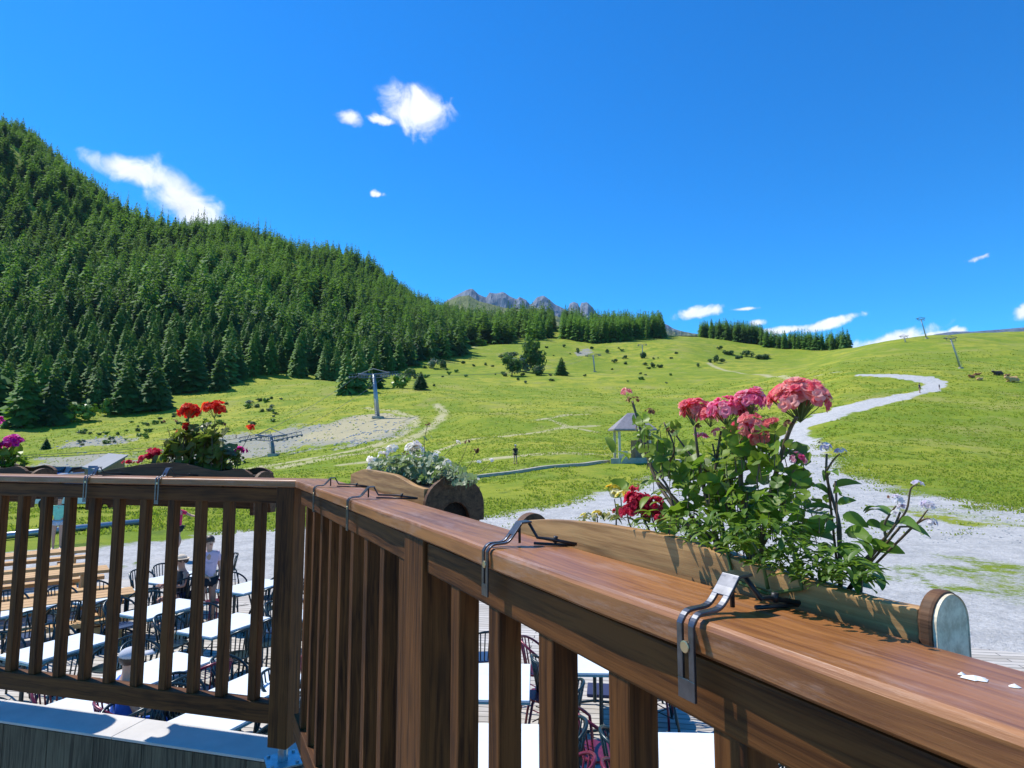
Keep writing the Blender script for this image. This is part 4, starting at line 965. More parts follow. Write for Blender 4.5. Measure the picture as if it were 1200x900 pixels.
def curve(pts, n=6):
    P = [Vector(p) for p in pts]; out = []
    for i in range(len(P)-1):
        p0 = P[max(0, i-1)]; p1_ = P[i]; p2_ = P[i+1]; p3_ = P[min(len(P)-1, i+2)]
        for k in range(n):
            u = k/n; out.append(.5*((2*p1_)+(-p0+p2_)*u+(2*p0-5*p1_+4*p2_-p3_)*u*u+(-p0+3*p1_-3*p2_+p3_)*u**3))
    return out+[P[-1]]
def plant(nm, label, fr, off, stems, blobs, heads, longs=(), leafm='leaf', stemm='stem', cat='flower', group=None, js=.03):
    """stems: [(r, [(px,py),..])]; blobs: (px,py,rpx,rpy,n,size_px,kind); heads: (px,py,r_px,material,n)"""
    H = lambda px, py, j=0.0: fr.hit(px, py, off+j)
    q0 = H(*stems[0][1][0]); t = thing(nm, label, cat, tuple(q0), group)
    b = MB(); hub = H(stems[0][1][0][0], stems[0][1][0][1]+6); 
    for r_, pts in stems:
        j0 = random.uniform(-js*.6, js*.6); c = curve([H(px, py, j0*(i/len(pts))) for i, (px, py) in enumerate(pts)])
        if (c[0]-q0).length > .004: c = [hub]+c
        b.tube(c, r_, 6, True, r_*.5)
    stb = b; b = MB(); pet = stb
    for (px, py, rx, ry, n, s, kind) in blobs:
        for i in range(n):
            a = random.random()*6.28; rr = math.sqrt(random.random()); x = px+rx*rr*math.cos(a); y = py+ry*rr*math.sin(a); j = random.uniform(-js, js); p = H(x, y, j); pw = p.y/FPX
            size = s*pw*random.uniform(.6, 1.5)
            if kind == 'r':
                n_ = Vector((-.35, -.35, .8))+rnd(.5); leaf_round(b, p, n_, size)
                pet.tube([p, p+Vector((random.uniform(-.3, .3)*size, random.uniform(-.3, .3)*size, -size*1.8))], size*.05, 4, False)
            else:
                d = Vector((math.cos(a)+random.uniform(-.5, .5), math.sin(a)*.6-.3, random.uniform(-.1, .9))); leaf_long(b, p, d, size*2.1, size*.5, random.uniform(.3, .9))
    for (bx, by, tx, ty, w) in longs:
        p = H(bx, by, random.uniform(-.008, .008)); q = H(tx, ty, random.uniform(-.03, .03)); d = q-p; L = d.length; leaf_long(b, p, d.normalized()+Vector((0, 0, .42)), L*1.1, w*p.y/FPX, .55, up=Vector((random.uniform(-.5, .3), random.uniform(-.9, -.4), .6)))
    if b.v: o = b.build('foliage', M[leafm], t, smooth=True)
    stb.build('stem', M[stemm], t, smooth=True)
    for hd in heads:
        px, py, r_, mk, n = hd[:5]; kw = hd[5] if len(hd) > 5 else {}
        p = H(px, py, random.uniform(-.012, .012)); head(t, p, r_*p.y/FPX, M[mk], n, **kw)
    return t
G1 = 'flowers growing in the nearest flower box'; F1 = O1+W1*.5; BY = 662
plant('geranium', 'tall geranium with coral and pink double flower heads in the nearest flower box', FC, F1,
      [(.0034, [(895, 690), (893, 640), (902, 585), (915, 535), (925, 505), (934, 488)]), (.0036, [(880, 690), (876, 620), (868, 560), (874, 510), (884, 490)]),
       (.003, [(860, 680), (845, 610), (838, 560), (845, 505)]), (.003, [(850, 675), (835, 610), (822, 560), (814, 500)]), (.0032, [(835, 670), (800, 610), (768, 560), (754, 515), (741, 470)]),
       (.002, [(790, 600), (782, 570), (760, 540), (745, 500)]), (.002, [(768, 560), (790, 530), (778, 495)]), (.002, [(838, 560), (815, 540), (792, 510)]), (.002, [(893, 640), (915, 600), (932, 545)]), (.002, [(876, 620), (850, 580), (835, 520)])],
      [(800, 552, 30, 26, 14, 10, 'r'), (840, 565, 45, 34, 40, 10.5, 'r'), (890, 560, 48, 42, 52, 10.5, 'r'), (915, 535, 34, 22, 14, 10, 'r'), (752, 500, 14, 20, 7, 7, 'r'), (772, 500, 12, 14, 7, 6, 'l'), (790, 510, 14, 14, 5, 8, 'r'), (868, 525, 30, 26, 24, 9.5, 'r'), (845, 530, 20, 18, 9, 9, 'l'),
       (860, 610, 78, 30, 40, 10, 'r'), (940, 600, 34, 30, 26, 9, 'r'), (728, 573, 3, 2, 1, 15, 'r'), (715, 527, 10, 4, 3, 9, 'l'), (930, 558, 10, 6, 3, 15, 'r'), (955, 602, 6, 5, 2, 12, 'r'), (885, 500, 16, 16, 10, 7, 'l'), (900, 515, 18, 14, 10, 8, 'r'), (850, 580, 90, 60, 34, 7, 'l'), (780, 590, 26, 30, 24, 8, 'l'), (758, 505, 16, 22, 12, 6.5, 'r'), (772, 540, 18, 26, 16, 8, 'r'), (748, 525, 14, 12, 7, 7, 'l'), (790, 560, 20, 26, 20, 7, 'l')],
      [(937, 467, 36, 'petal_coral', 90, dict(axis=Vector((-.1, -.25, 1)), squash=.6, fl=.25)), (812, 483, 20, 'petal_coral', 46, dict(fl=.3)), (832, 487, 17, 'petal_coral', 34, dict(fl=.3)), (851, 482, 22, 'petal_pink', 50, dict(fl=.3)), (880, 471, 22, 'petal_pink', 50, dict(fl=.3)), (868, 480, 17, 'petal_pink', 30, dict(fl=.3)),
       (880, 505, 21, 'petal_coral', 34, dict(axis=Vector((-.2, -.5, -.2)), fl=.3)), (903, 497, 12, 'petal_coral', 9), (824, 514, 10, 'petal_pink', 9), (842, 507, 9, 'petal_coral', 8), (735, 460, 8, 'petal_coral', 8), (934, 538, 10, 'petal_pink', 10),
       (742, 471, 9, 'petal_bud', 10, dict(fl=.3)), (762, 482, 6, 'petal_bud', 8), (788, 505, 6, 'petal_bud', 8), (925, 498, 9, 'petal_bud', 10, dict(fl=.3)), (872, 515, 9, 'petal_bud', 8), (818, 500, 6, 'petal_bud', 6), (905, 530, 7, 'petal_bud', 7)], group=G1, js=.035)
plant('trailing_plant', 'dense small leaved green plant filling the nearest flower box, spilling over its front', FC, F1-.035,
      [(.002, [(900, 690), (890, 650), (870, 620)]), (.002, [(940, 690), (930, 650), (925, 620)]), (.002, [(860, 680), (850, 640), (840, 600)])],
      [(840, 622, 48, 22, 120, 6, 'l'), (895, 632, 50, 24, 190, 6.5, 'l'), (930, 655, 38, 22, 150, 6.5, 'l'), (960, 668, 30, 18, 90, 6.5, 'l'), (880, 600, 60, 24, 90, 6.5, 'l'), (800, 612, 30, 16, 50, 6, 'l'), (1000, 672, 26, 16, 80, 7.5, 'l'), (985, 650, 22, 20, 40, 7, 'l'), (895, 662, 12, 12, 10, 8, 'l')], [], leafm='leaf_dark', stemm='stem_green', group=G1, js=.045, cat='plant')
plant('verbena', 'crimson verbena clusters low at the left end of the nearest flower box', FC, F1,
      [(.0016, [(770, 640), (758, 615), (750, 595)]), (.0016, [(775, 640), (768, 620), (762, 600)]), (.0016, [(750, 635), (738, 615), (735, 600)])],
      [(765, 612, 25, 12, 26, 6, 'l')],
      [(748, 588, 15, 'petal_crimson', 26), (760, 600, 16, 'petal_crimson', 26), (738, 598, 13, 'petal_crimson', 20), (770, 590, 10, 'petal_crimson', 12), (744, 573, 7, 'petal_crimson', 8), (772, 608, 8, 'petal_crimson', 12), (725, 600, 7, 'petal_crimson', 9)], leafm='leaf_dark', group=G1)
plant('primrose', 'pale yellow blooms at the far left end of the nearest flower box', FC, F1,
      [(.0014, [(722, 630), (722, 600), (720, 585)]), (.0014, [(700, 630), (700, 610), (699, 602)]), (.0014, [(686, 630), (685, 615), (684, 606)])],
      [(705, 606, 24, 6, 26, 5, 'l'), (730, 600, 12, 8, 10, 6, 'l')],
      [(719, 576, 9, 'petal_yellow', 10, dict(fl=.6)), (731, 582, 9, 'petal_yellow', 9, dict(fl=.6)), (699, 603, 6, 'petal_yellow', 8, dict(fl=.6)), (684, 605, 5, 'petal_yellow', 7, dict(fl=.6)), (711, 603, 4, 'petal_yellow', 5, dict(fl=.6))], leafm='leaf_olive', group=G1, js=.015)
Lz = [(150, 290, 275, 262, 5), (175, 375, 250, 345, 5), (150, 400, 20, 378, 5), (195, 432, 312, 475, 7), (170, 440, 92, 462, 6), (155, 545, 20, 500, 6), (205, 505, 345, 545, 6.5), (310, 470, 405, 495, 7), (430, 420, 300, 385, 5), (415, 425, 305, 398, 4),
      (225, 530, 320, 600, 9), (345, 585, 482, 592, 8), (455, 470, 560, 470, 5), (500, 478, 612, 530, 5), (320, 690, 378, 772, 8), (250, 610, 300, 680, 9), (125, 230, 170, 215, 4), (125, 225, 105, 250, 4), (160, 470, 110, 500, 5), (385, 500, 440, 450, 6),
      (350, 590, 420, 555, 8), (300, 640, 250, 700, 9), (180, 330, 210, 355, 5), (130, 330, 60, 270, 5), (60, 290, 0, 280, 4), (290, 560, 330, 520, 6), (240, 700, 300, 740, 8), (190, 620, 260, 560, 8), (170, 600, 90, 600, 7), (190, 680, 120, 690, 7), (270, 760, 350, 790, 7), (200, 720, 260, 770, 8), (150, 320, 185, 300, 4)]
Lz = [(940+a/4.09, 500+b_/4.09, 940+c_/4.09, 500+d_/4.09, w_*1.35) for a, b_, c_, d_, w_ in Lz]
cv = lambda L_: [(940+a/4.09, 500+b_/4.09) for a, b_ in L_]
lil = dict(fl=.55, layers=1)
plant('plumbago', 'upright glossy leaved plant with pale lilac flowers at the nearest box right end', FC, F1+.005,
      [(.0021, cv([(185, 800), (182, 620), (178, 470), (150, 360), (118, 240), (118, 130)])), (.0012, cv([(118, 210), (150, 160), (180, 130)])), (.0011, cv([(160, 260), (155, 310)])),
       (.0018, cv([(280, 800), (290, 660), (340, 600), (400, 530), (440, 480), (470, 410)])), (.0013, cv([(400, 530), (395, 470), (420, 420), (450, 380)])), (.0011, cv([(440, 480), (500, 400), (520, 300), (550, 280)])), (.0011, cv([(470, 480), (540, 470), (600, 400)])), (.0011, cv([(540, 470), (600, 440), (640, 470)]))],
      [(1000, 668, 16, 12, 8, 8, 'l')],
      [(968, 523, 6, 'petal_lilac', 9, lil), (985, 530, 6, 'petal_lilac', 9, lil), (1052, 586, 7, 'petal_lilac', 10, lil), (1058, 596, 7, 'petal_lilac', 10, lil), (1075, 568, 7, 'petal_lilac', 7, lil), (1087, 592, 8, 'petal_lilac', 9, lil), (1092, 613, 6, 'petal_lilac', 6, lil), (1050, 602, 5, 'petal_lilac', 5, lil), (961, 519, 3, 'petal_bud', 4), (991, 533, 3, 'petal_bud', 4), (1043, 583, 4, 'petal_bud', 4)],
      longs=Lz, leafm='leaf_dark', stemm='stem', group=G1, js=.02)
G2 = 'white flowers of the middle flower box'; F2 = O2+W2*.5
plant('bacopa', 'bushy plant with white flowers and small pale leaves in the middle flower box', FC, F2,
      [(.002, [(470, 575), (460, 550), (450, 530)]), (.002, [(490, 575), (492, 550), (487, 532)]), (.0016, [(500, 575), (500, 545), (497, 520), (501, 498)]), (.002, [(520, 575), (530, 560), (550, 555)]), (.001, [(525, 560), (540, 540), (548, 520)]), (.001, [(530, 560), (550, 545), (557, 530)]), (.001, [(535, 565), (560, 555), (575, 541)]), (.001, [(505, 560), (520, 535), (536, 519)])],
      [(462, 550, 24, 14, 120, 4.2, 'r'), (490, 548, 30, 17, 190, 4.2, 'r'), (522, 556, 26, 13, 130, 4, 'r'), (545, 562, 14, 7, 36, 3.5, 'r'), (440, 548, 8, 8, 24, 4, 'r'), (480, 545, 40, 16, 110, 4.5, 'l'), (500, 508, 4, 10, 6, 3, 'l')],
      [(437, 541, 7, 'petal_white', 8, lil), (436, 551, 7, 'petal_white', 8, lil), (458, 527, 8, 'petal_white', 10, lil), (448, 534, 7, 'petal_white', 8, lil), (486, 527, 11, 'petal_white', 20, lil), (494, 537, 8, 'petal_white', 14, lil), (475, 532, 5, 'petal_bud', 6), (512, 535, 7, 'petal_white', 6, lil), (524, 542, 6, 'petal_white', 7, lil), (530, 548, 4, 'petal_white', 5, lil),
       (536, 519, 3, 'petal_white', 4, lil), (548, 518, 4, 'petal_bud', 5), (557, 529, 5, 'petal_bud', 6), (576, 540, 4, 'petal_white', 4, lil), (561, 541, 3, 'petal_white', 4, lil), (501, 499, 4, 'petal_bud', 5), (560, 562, 3, 'petal_white', 4, lil)], leafm='leaf_grey', stemm='stem', group=G2, js=.05)
G3 = 'flowers in the box behind the left rail'; F3 = O3+W3*.5
plant('geranium', 'scarlet geranium with olive green leaves above the dark box behind the left rail', FA, F3,
      [(.003, [(228, 560), (224, 520), (221, 490)]), (.003, [(245, 560), (250, 520), (252, 490)]), (.002, [(235, 560), (228, 520), (219, 505)]), (.002, [(250, 560), (280, 530), (293, 508)]), (.002, [(215, 560), (205, 530), (196, 500)])],
      [(232, 528, 36, 24, 95, 7.5, 'r'), (240, 505, 24, 12, 22, 6, 'r'), (200, 520, 10, 16, 14, 6, 'r'), (268, 535, 12, 14, 14, 6, 'r'), (195, 545, 16, 8, 16, 6, 'r')],
      [(221, 482, 12, 'petal_red', 26), (252, 480, 13, 'petal_red', 28), (219, 502, 8, 'petal_red', 12), (241, 511, 7, 'petal_red', 8), (294, 502, 6, 'petal_red', 8), (210, 507, 5, 'petal_red', 6), (262, 497, 4, 'petal_bud', 5), (194, 494, 3, 'petal_bud', 4), (205, 493, 3, 'petal_bud', 4), (275, 512, 3, 'petal_bud', 4)], leafm='leaf_olive', group=G3, js=.05)
plant('petunia', 'crimson pink petunias at the left of the box behind the left rail', FA, F3,
      [(.002, [(190, 560), (184, 545), (178, 537)]), (.002, [(170, 560), (156, 548), (150, 542)])], [(185, 548, 14, 6, 14, 5, 'l')],
      [(181, 534, 10, 'petal_crimson', 16), (172, 540, 9, 'petal_crimson', 14), (149, 543, 6, 'petal_crimson', 8), (160, 543, 4, 'petal_crimson', 5)], group=G3)
plant('petunia', 'single magenta pink petunia right of the scarlet geranium behind the left rail', FA, F3,
      [(.002, [(270, 560), (278, 542), (283, 532)])], [(282, 542, 8, 5, 10, 5, 'l')], [(283, 528, 7, 'petal_magenta', 12)], group=G3)
plant('petunia', 'magenta flowers poking in at the left edge of the picture above the left rail', FA, F3,
      [(.0025, [(-10, 575), (5, 540), (15, 520)]), (.002, [(-30, 575), (-15, 535), (-5, 500)])], [(0, 540, 30, 14, 40, 7, 'r'), (-60, 540, 60, 16, 50, 7, 'r')],
      [(16, 518, 11, 'petal_magenta', 22), (3, 524, 9, 'petal_magenta', 16), (-3, 494, 8, 'petal_magenta', 14), (-40, 505, 12, 'petal_magenta', 18)], group=G3)

# ------------------------------------------------------------------ terrace
TZ = -3.42
def deckm(t):
    tc = t.n('ShaderNodeTexCoord'); mp = t.n('ShaderNodeMapping', {'Vector': tc.outputs['Object'], 'Rotation': (0, 0, .14)})
    br_ = t.n('ShaderNodeTexBrick', {'Vector': mp.outputs[0], 'Color1': (.42, .38, .32, 1), 'Color2': (.55, .51, .45, 1), 'Mortar': (.08, .07, .06, 1), 'Scale': 1.0, 'Mortar Size': .008, 'Mortar Smooth': .2, 'Brick Width': 3.2, 'Row Height': .14}, offset=.37)
    nz = t.n('ShaderNodeTexNoise', {'Vector': t.n('ShaderNodeMapping', {'Vector': mp.outputs[0], 'Scale': (2, 30, 1)}).outputs[0], 'Scale': 1.0, 'Detail': 6.0})
    c = t.n('ShaderNodeMix', {0: .55, 6: br_.outputs[0], 7: t.ramp(nz.outputs[0], [(.3, (.55, .55, .55)), (.7, (1.25, 1.25, 1.25))])}, data_type='RGBA', blend_type='MULTIPLY')
    return t.n('ShaderNodeBsdfPrincipled', {'Base Color': c.outputs[2], 'Roughness': .8, 'Normal': t.n('ShaderNodeBump', {'Height': br_.outputs[1], 'Strength': .6, 'Distance': -.01}).outputs[0]}).outputs[0]
M['deck'] = mat('deck_planks', deckm)
b = MB(); ol = [(-15, -2), (9.5, -2), (9.5, 10), (-1.5, 14.6), (-6, 15.6), (-15, 16.5)]; b.prism(ol, (0, 0, TZ-.14), Vector((1, 0, 0)), Vector((0, 1, 0)), Vector((0, 0, 1)), .14)
tag(b.build('terrace_deck', M['deck']), kind='structure')
def make_table():
    t = thing('terrace_table', 'x', 'table', (0, 0, 0))
    b = MB(); b.box((0, 0, .725), (.70, 1.08, .026)); b.build('tabletop', M['table_white'], t, bevel=.006)
    b = MB(); b.box((0, 0, .7005), (.705, 1.085, .02)); b.build('edge_trim', M['table_edge'], t, bevel=.002)
    for s in (-1, 1):
        b = MB(); b.tube([(0, s*.42, .03), (0, s*.42, .69)], .025, 10); b.tube([(-.28, s*.42, .015), (0, s*.42, .05), (.28, s*.42, .015)], .018, 8); b.box((0, s*.42, .68), (.5, .05, .02)); b.build('leg', M['chair_dark'], t)
    return t
def make_chair(fm, sm):
    t = thing('terrace_chair', 'x', 'chair', (0, 0, 0))
    b = MB(); n = 20; b.prism([(.21*math.copysign(abs(math.cos(2*PI*i/n))**.75, math.cos(2*PI*i/n)), .20*math.copysign(abs(math.sin(2*PI*i/n))**.75, math.sin(2*PI*i/n))) for i in range(n)], (0, 0, .44), Vector((1, 0, 0)), Vector((0, 1, 0)), Vector((0, 0, 1)), .022)
    b.build('seat', M[sm], t, bevel=.004)
    b = MB(); arc = [(.24*math.sin(a), -.02-.24*math.cos(a)*.95, (.86-.18*(abs(a)/1.75)**2)) for a in np.linspace(-1.75, 1.75, 19)]
    b.tube([(arc[0][0], arc[0][1]+.03, .46)]+arc+[(arc[-1][0], arc[-1][1]+.03, .46)], .016, 8)
    for a in np.linspace(-.95, .95, 8): b.tube([(.24*math.sin(a), -.02-.228*math.cos(a), .85-.18*(abs(a)/1.75)**2), (.19*math.sin(a), -.17*math.cos(a), .455)], .009, 6)
    b.build('backrest', M[fm], t, smooth=True)
    for sx_, sy_ in ((-1, -1), (1, -1), (-1, 1), (1, 1)):
        b = MB(); b.tube([(sx_*.16, sy_*.15, .44), (sx_*.20, sy_*.20, .2), (sx_*.21, sy_*.23, 0)], .015, 8); b.build('leg', M[fm], t, smooth=True)
    b = MB(); b.tube([(-.165, -.155, .22), (.165, .155, .22)], .007, 6); b.tube([(.165, -.155, .22), (-.165, .155, .22)], .007, 6); b.build('cross_brace', M[fm], t)
    return t
TP = make_table(); CHD = make_chair('chair_dark', 'chair_dark'); CHR = make_chair('chair_red', 'chair_red'); CHB = make_chair('chair_dark', 'chair_blue'); used = set()
def inst(proto, x, y, z, rz, label, group):
    if proto.name in used: o = copy_tree(proto)
    else: used.add(proto.name); o = proto
    o.location = (x, y, z); o.rotation_euler = (0, 0, rz); o['label'] = label; o['group'] = group; return o
RL = math.radians(-23.6)
tabs = [(122, 697, RL, 'second table of the back row from the left'), (193, 712, RL, 'third table of the back row, beside the seated child in black'), (264, 731, RL, 'fourth table of the back row, left of the corner post'),
        (70, 757, RL, 'leftmost table of the middle row'), (184, 784, RL, 'middle table, behind the man in blue'), (293, 805, RL, 'middle row table nearest the corner post'),
        (70, 836, RL, 'table just over the ledge at the far left'), (240, 846, RL, 'table just over the ledge left of the corner post'), (296, 686, RL, 'table behind the standing woman in pink'),
        (22, 712, RL, 'leftmost table of the back row by the timber benches'), (205, 676, RL, 'far table under the seated child with the hat'), (405, 800, RL, 'table hidden behind the tight balusters'), (380, 715, RL, 'far table behind the corner post balusters'),
        (585, 797, -.04, 'nearer table seen between the right rail balusters'), (585, 880, -.04, 'closest table below the wide baluster gap'), (818, 893, -.04, 'table low at the right below the near handrail'), (700, 770, -.04, 'table under the handrail beside the big bracket')]
for (px, py, rz, desc) in tabs:
    c = PZ(px, py, TZ+.74); inst(TP, c.x, c.y, TZ, rz, 'white cafe table, '+desc, 'white tables on the terrace')
    ux, uy = math.cos(rz), math.sin(rz)
    for side, along, w1_, w2_ in ((-1, -.3, 'left', 'near'), (-1, .3, 'left', 'far'), (1, -.3, 'right', 'near'), (1, .3, 'right', 'far')):
        if desc.startswith('third') and side > 0 and along > 0: continue
        if desc.startswith('middle table') and side < 0 and along < 0: continue
        dx = side*random.uniform(.52, .74); dy = along+random.uniform(-.05, .05)
        x = c.x+ux*dx-uy*dy; y = c.y+uy*dx+ux*dy
        if y < 3.0: continue
        pr = random.choice([CHD, CHD, CHD, CHR, CHB]); col_ = {CHD.name: 'dark green', CHR.name: 'burgundy', CHB.name: 'black blue-seated'}[pr.name]
        inst(pr, x, y, TZ, rz+side*PI/2+random.uniform(-.25, .25), '%s chair, %s %s side of the %s' % (col_, w2_, w1_, ' '.join(desc.split(',')[0].split()[:8])), 'metal chairs around the terrace tables')
# extra chairs spilling right of the tables
for (px, py, rz, pr, lab) in [(318, 700, 2.2, CHB, 'dark chair with blue seat alone at the gravel edge beside the corner post'), (265, 668, 1.0, CHD, 'dark chair facing the gravel behind the standing woman'),
                              (700, 880, -1.3, CHR, 'burgundy chair seen from above between the two middle balusters'), (765, 800, 2.8, CHR, 'burgundy chair partly hidden under the handrail'), (566, 770, .3, CHB, 'dark chair with blue seat beyond the closest tables')]:
    c = PZ(px, py, TZ+.45); inst(pr, c.x, c.y, TZ, rz, lab, 'metal chairs around the terrace tables')
# dark folded mats (doormat like squares) on the deck
for px, py, lab in [(706, 808, 'dark blue square cushion lying on the deck between the middle balusters'), (695, 880, 'dark blue seat mat lying nearer on the deck below the handrail')]:
    c = PZ(px, py, TZ+.03); b = MB(); b.box((0, 0, .02), (.42, .42, .04)); tag(b.build('cushion', M['navy'], None, Matrix.Translation((c.x, c.y, TZ)) @ Matrix.Rotation(-.15, 4, 'Z'), bevel=.012), lab, 'cushion')
# timber benches at the left
for i, (px, py, L, lab) in enumerate([(30, 650, 2.6, 'farthest light timber bench set at the left edge of the terrace'), (34, 676, 2.7, 'middle light timber bench set at the left of the terrace'), (40, 708, 2.9, 'nearest light timber bench set beside the dark chairs')]):
    c = PZ(px, py, TZ+.72); t = thing('picnic_bench', lab, 'bench', (c.x, c.y, TZ), 'light timber picnic benches', math.radians(38))
    def tb_(nm, x, y, z, sx_, sy_, sz_):
        m_ = WM[t.name] @ Matrix.Translation((x, y, z)); b = MB(); b.box((0, 0, 0), (sx_, sy_, sz_)); b.build(nm, M['bench_wood'], t, m_, bevel=.008)
    for k in range(3): tb_('top_plank', 0, -.22+.22*k, .72, L, .20, .07)
    for s in (-1, 1):
        tb_('seat_plank', 0, s*.68, .44, L, .26, .08)
        for e in (-1, 1): tb_('seat_block', e*(L/2-.35), s*.68, .20, .22, .22, .40)
    for e in (-1, 1): tb_('leg', e*(L/2-.4), 0, .34, .14, .6, .68); tb_('cross_beam', e*(L/2-.58), 0, .30, .12, 1.5, .12)

# ------------------------------------------------------------------ people
def skin(name, verts, edges, radii, m, parent=None, Mx=None, sub=2, extra=None):
    me = bpy.data.meshes.new(name); me.from_pydata([tuple(v) for v in verts], edges, []); o = bpy.data.objects.new('tmp_'+name, me); COL.objects.link(o)
    md = o.modifiers.new('s', 'SKIN'); md.use_smooth_shade = True
    for v, r_ in zip(me.skin_vertices[0].data, radii): v.radius = r_ if isinstance(r_, tuple) else (r_, r_); v.use_root = False
    me.skin_vertices[0].data[0].use_root = True
    o.modifiers.new('u', 'SUBSURF').levels = sub; o.modifiers['u'].render_levels = sub
    dg = bpy.context.evaluated_depsgraph_get(); me2 = bpy.data.meshes.new_from_object(o.evaluated_get(dg)); bpy.data.objects.remove(o)
    me2.name = name
    if extra:
        bm = bmesh.new(); bm.from_mesh(me2); bm.from_mesh(extra); bm.to_mesh(me2); bm.free(); me2.polygons.foreach_set('use_smooth', [True]*len(me2.polygons))
    me2.materials.clear(); me2.materials.append(m); o2 = bpy.data.objects.new(name, me2); put(o2, parent, Mx); return o2
def ell(b, c, r, n=12, R=None):
    vs = []; 
    for i in range(n+1):
        th = PI*i/n
        for k in range(n*2): a = PI*k/n; p = Vector((r[0]*math.sin(th)*math.cos(a), r[1]*math.sin(th)*math.sin(a), r[2]*math.cos(th))); vs.append((R @ p if R else p)+Vector(c))
    b.add(vs, [(i*2*n+k, i*2*n+(k+1) % (2*n), (i+1)*2*n+(k+1) % (2*n), (i+1)*2*n+k) for i in range(n) for k in range(2*n)])
def person(label, loc, rz, s=1.0, pose=None, top='pink', bottom='black_c', sleeves=True, long=False, hat=None, hair=True, group=None, lean=0.0, female=True, shoes='grey_c'):
    J = dict(pel=(0, 0, .94), spi=(0, 0, 1.10), che=(0, 0, 1.30), nec=(0, .0, 1.46), hb=(0, -.01, 1.54), hc=(0, -.02, 1.63), ht=(0, 0, 1.72), ls=(-.165, 0, 1.39), rs=(.165, 0, 1.39), le=(-.22, .02, 1.12), re=(.22, .02, 1.12), lw=(-.23, -.06, .88), rw=(.23, -.06, .88),
             lh=(-.09, 0, .88), rh=(.09, 0, .88), lk=(-.10, -.02, .49), rk=(.10, -.02, .49), la=(-.10, .02, .09), ra=(.10, .02, .09), lt=(-.11, -.14, .03), rt=(.11, -.14, .03))
    if female: J['ls'] = (-.15, 0, 1.39); J['rs'] = (.15, 0, 1.39)
    J.update(pose or {}); J = {k: Vector(v) for k, v in J.items()}
    R = dict(pel=(.135, .10), spi=(.115, .09), che=(.14, .10), nec=.052, hb=(.062, .07), hc=(.078, .098), ht=(.05, .065), ls=.052, rs=.052, le=.038, re=.038, lw=.026, rw=.026, lh=.085, rh=.085, lk=.056, rk=.056, la=.038, ra=.038, lt=.034, rt=.034)
    ks = list(J); E = [('pel', 'spi'), ('spi', 'che'), ('che', 'nec'), ('nec', 'hb'), ('hb', 'hc'), ('hc', 'ht'), ('che', 'ls'), ('che', 'rs'), ('ls', 'le'), ('rs', 're'), ('le', 'lw'), ('re', 'rw'), ('pel', 'lh'), ('pel', 'rh'), ('lh', 'lk'), ('rh', 'rk'), ('lk', 'la'), ('rk', 'ra'), ('la', 'lt'), ('ra', 'rt')]
    V = [J[k]*s for k in ks]; rad = [tuple(x*s for x in R[k]) if isinstance(R[k], tuple) else R[k]*s for k in ks]; Ed = [(ks.index(a), ks.index(b_)) for a, b_ in E]
    for w, e, sg in (('lw', 'le', -1), ('rw', 're', 1)):      # palm, four fingers and a thumb
        d = (J[w]-J[e]).normalized(); side = d.cross(Vector((0, -1, .3))).normalized()*sg; fw = side.cross(d).normalized()
        pi_ = len(V); V.append((J[w]+d*.075)*s); rad.append((.036*s, .020*s)); Ed.append((ks.index(w), pi_))
        for k, (o_, L) in enumerate(((-.028, .066), (-.009, .078), (.010, .072), (.028, .056))):
            a = len(V); base = J[w]+d*.095+fw*o_; V.append((base)*s); rad.append(.0105*s); V.append((base+d*L*.55-side*.008)*s); rad.append(.0095*s); V.append((base+d*L-side*.026)*s); rad.append(.008*s); Ed += [(pi_, a), (a, a+1), (a+1, a+2)]
        a = len(V); V.append((J[w]+d*.045-fw*.035)*s); rad.append(.011*s); V.append((J[w]+d*.085-fw*.058-side*.01)*s); rad.append(.009*s); Ed += [(pi_, a), (a, a+1)]
    t = thing('person', label, 'person', loc, group, rz); B = WM[t.name]
    hc = J['hc']*s; hf = Vector((0, -1, 0)); ex = MB(); ell(ex, hc+Vector((0, -.088, -.012))*s, (.012*s, .018*s, .022*s), 6)
    for sx_ in (-1, 1): ell(ex, hc+Vector((sx_*.078, .0, -.005))*s, (.012*s, .02*s, .03*s), 6)
    skin('body', V, Ed, rad, M['skin'], t, B, 2, ex.mesh('x'))
    for sx_ in (-1, 1): b = MB(); ell(b, hc+Vector((sx_*.032, -.086, .012))*s, (.012*s, .008*s, .008*s), 6); b.build('eye', M['black_c'], t, B, smooth=True)
    b = MB(); ell(b, hc+Vector((0, -.084, -.048))*s, (.024*s, .008*s, .006*s), 6); b.build('mouth', M['chair_red'], t, B, smooth=True)
    def shell(nm, keys, ed, k, mm, add=.012, over=None):
        vs = [J[x]*s if not (over and x in over) else over[x]*s for x in keys]
        rr = [tuple((q+add)*s for q in R[x]) if isinstance(R[x], tuple) else (R[x]+add)*s for x in keys]
        return skin(nm, vs, [(keys.index(a), keys.index(b_)) for a, b_ in ed], rr, M[mm], t, B, 2)
    ke = ['spi', 'pel', 'che', 'ls', 'rs']; ee = [('pel', 'spi'), ('spi', 'che'), ('che', 'ls'), ('che', 'rs')]; ov = {'pel': J['pel'].lerp(J['spi'], .15)}
    if sleeves: ke += ['le', 're']; ee += [('ls', 'le'), ('rs', 're')]; ov['le'] = J['ls'].lerp(J['le'], .6); ov['re'] = J['rs'].lerp(J['re'], .6)
    J['col'] = J['che'].lerp(J['nec'], .6)+Vector((0, .005, -.01)); R['col'] = (.075, .062); ke += ['col']; ee += [('che', 'col')]
    shell('shirt', ke, ee, 1, top, .022, ov)
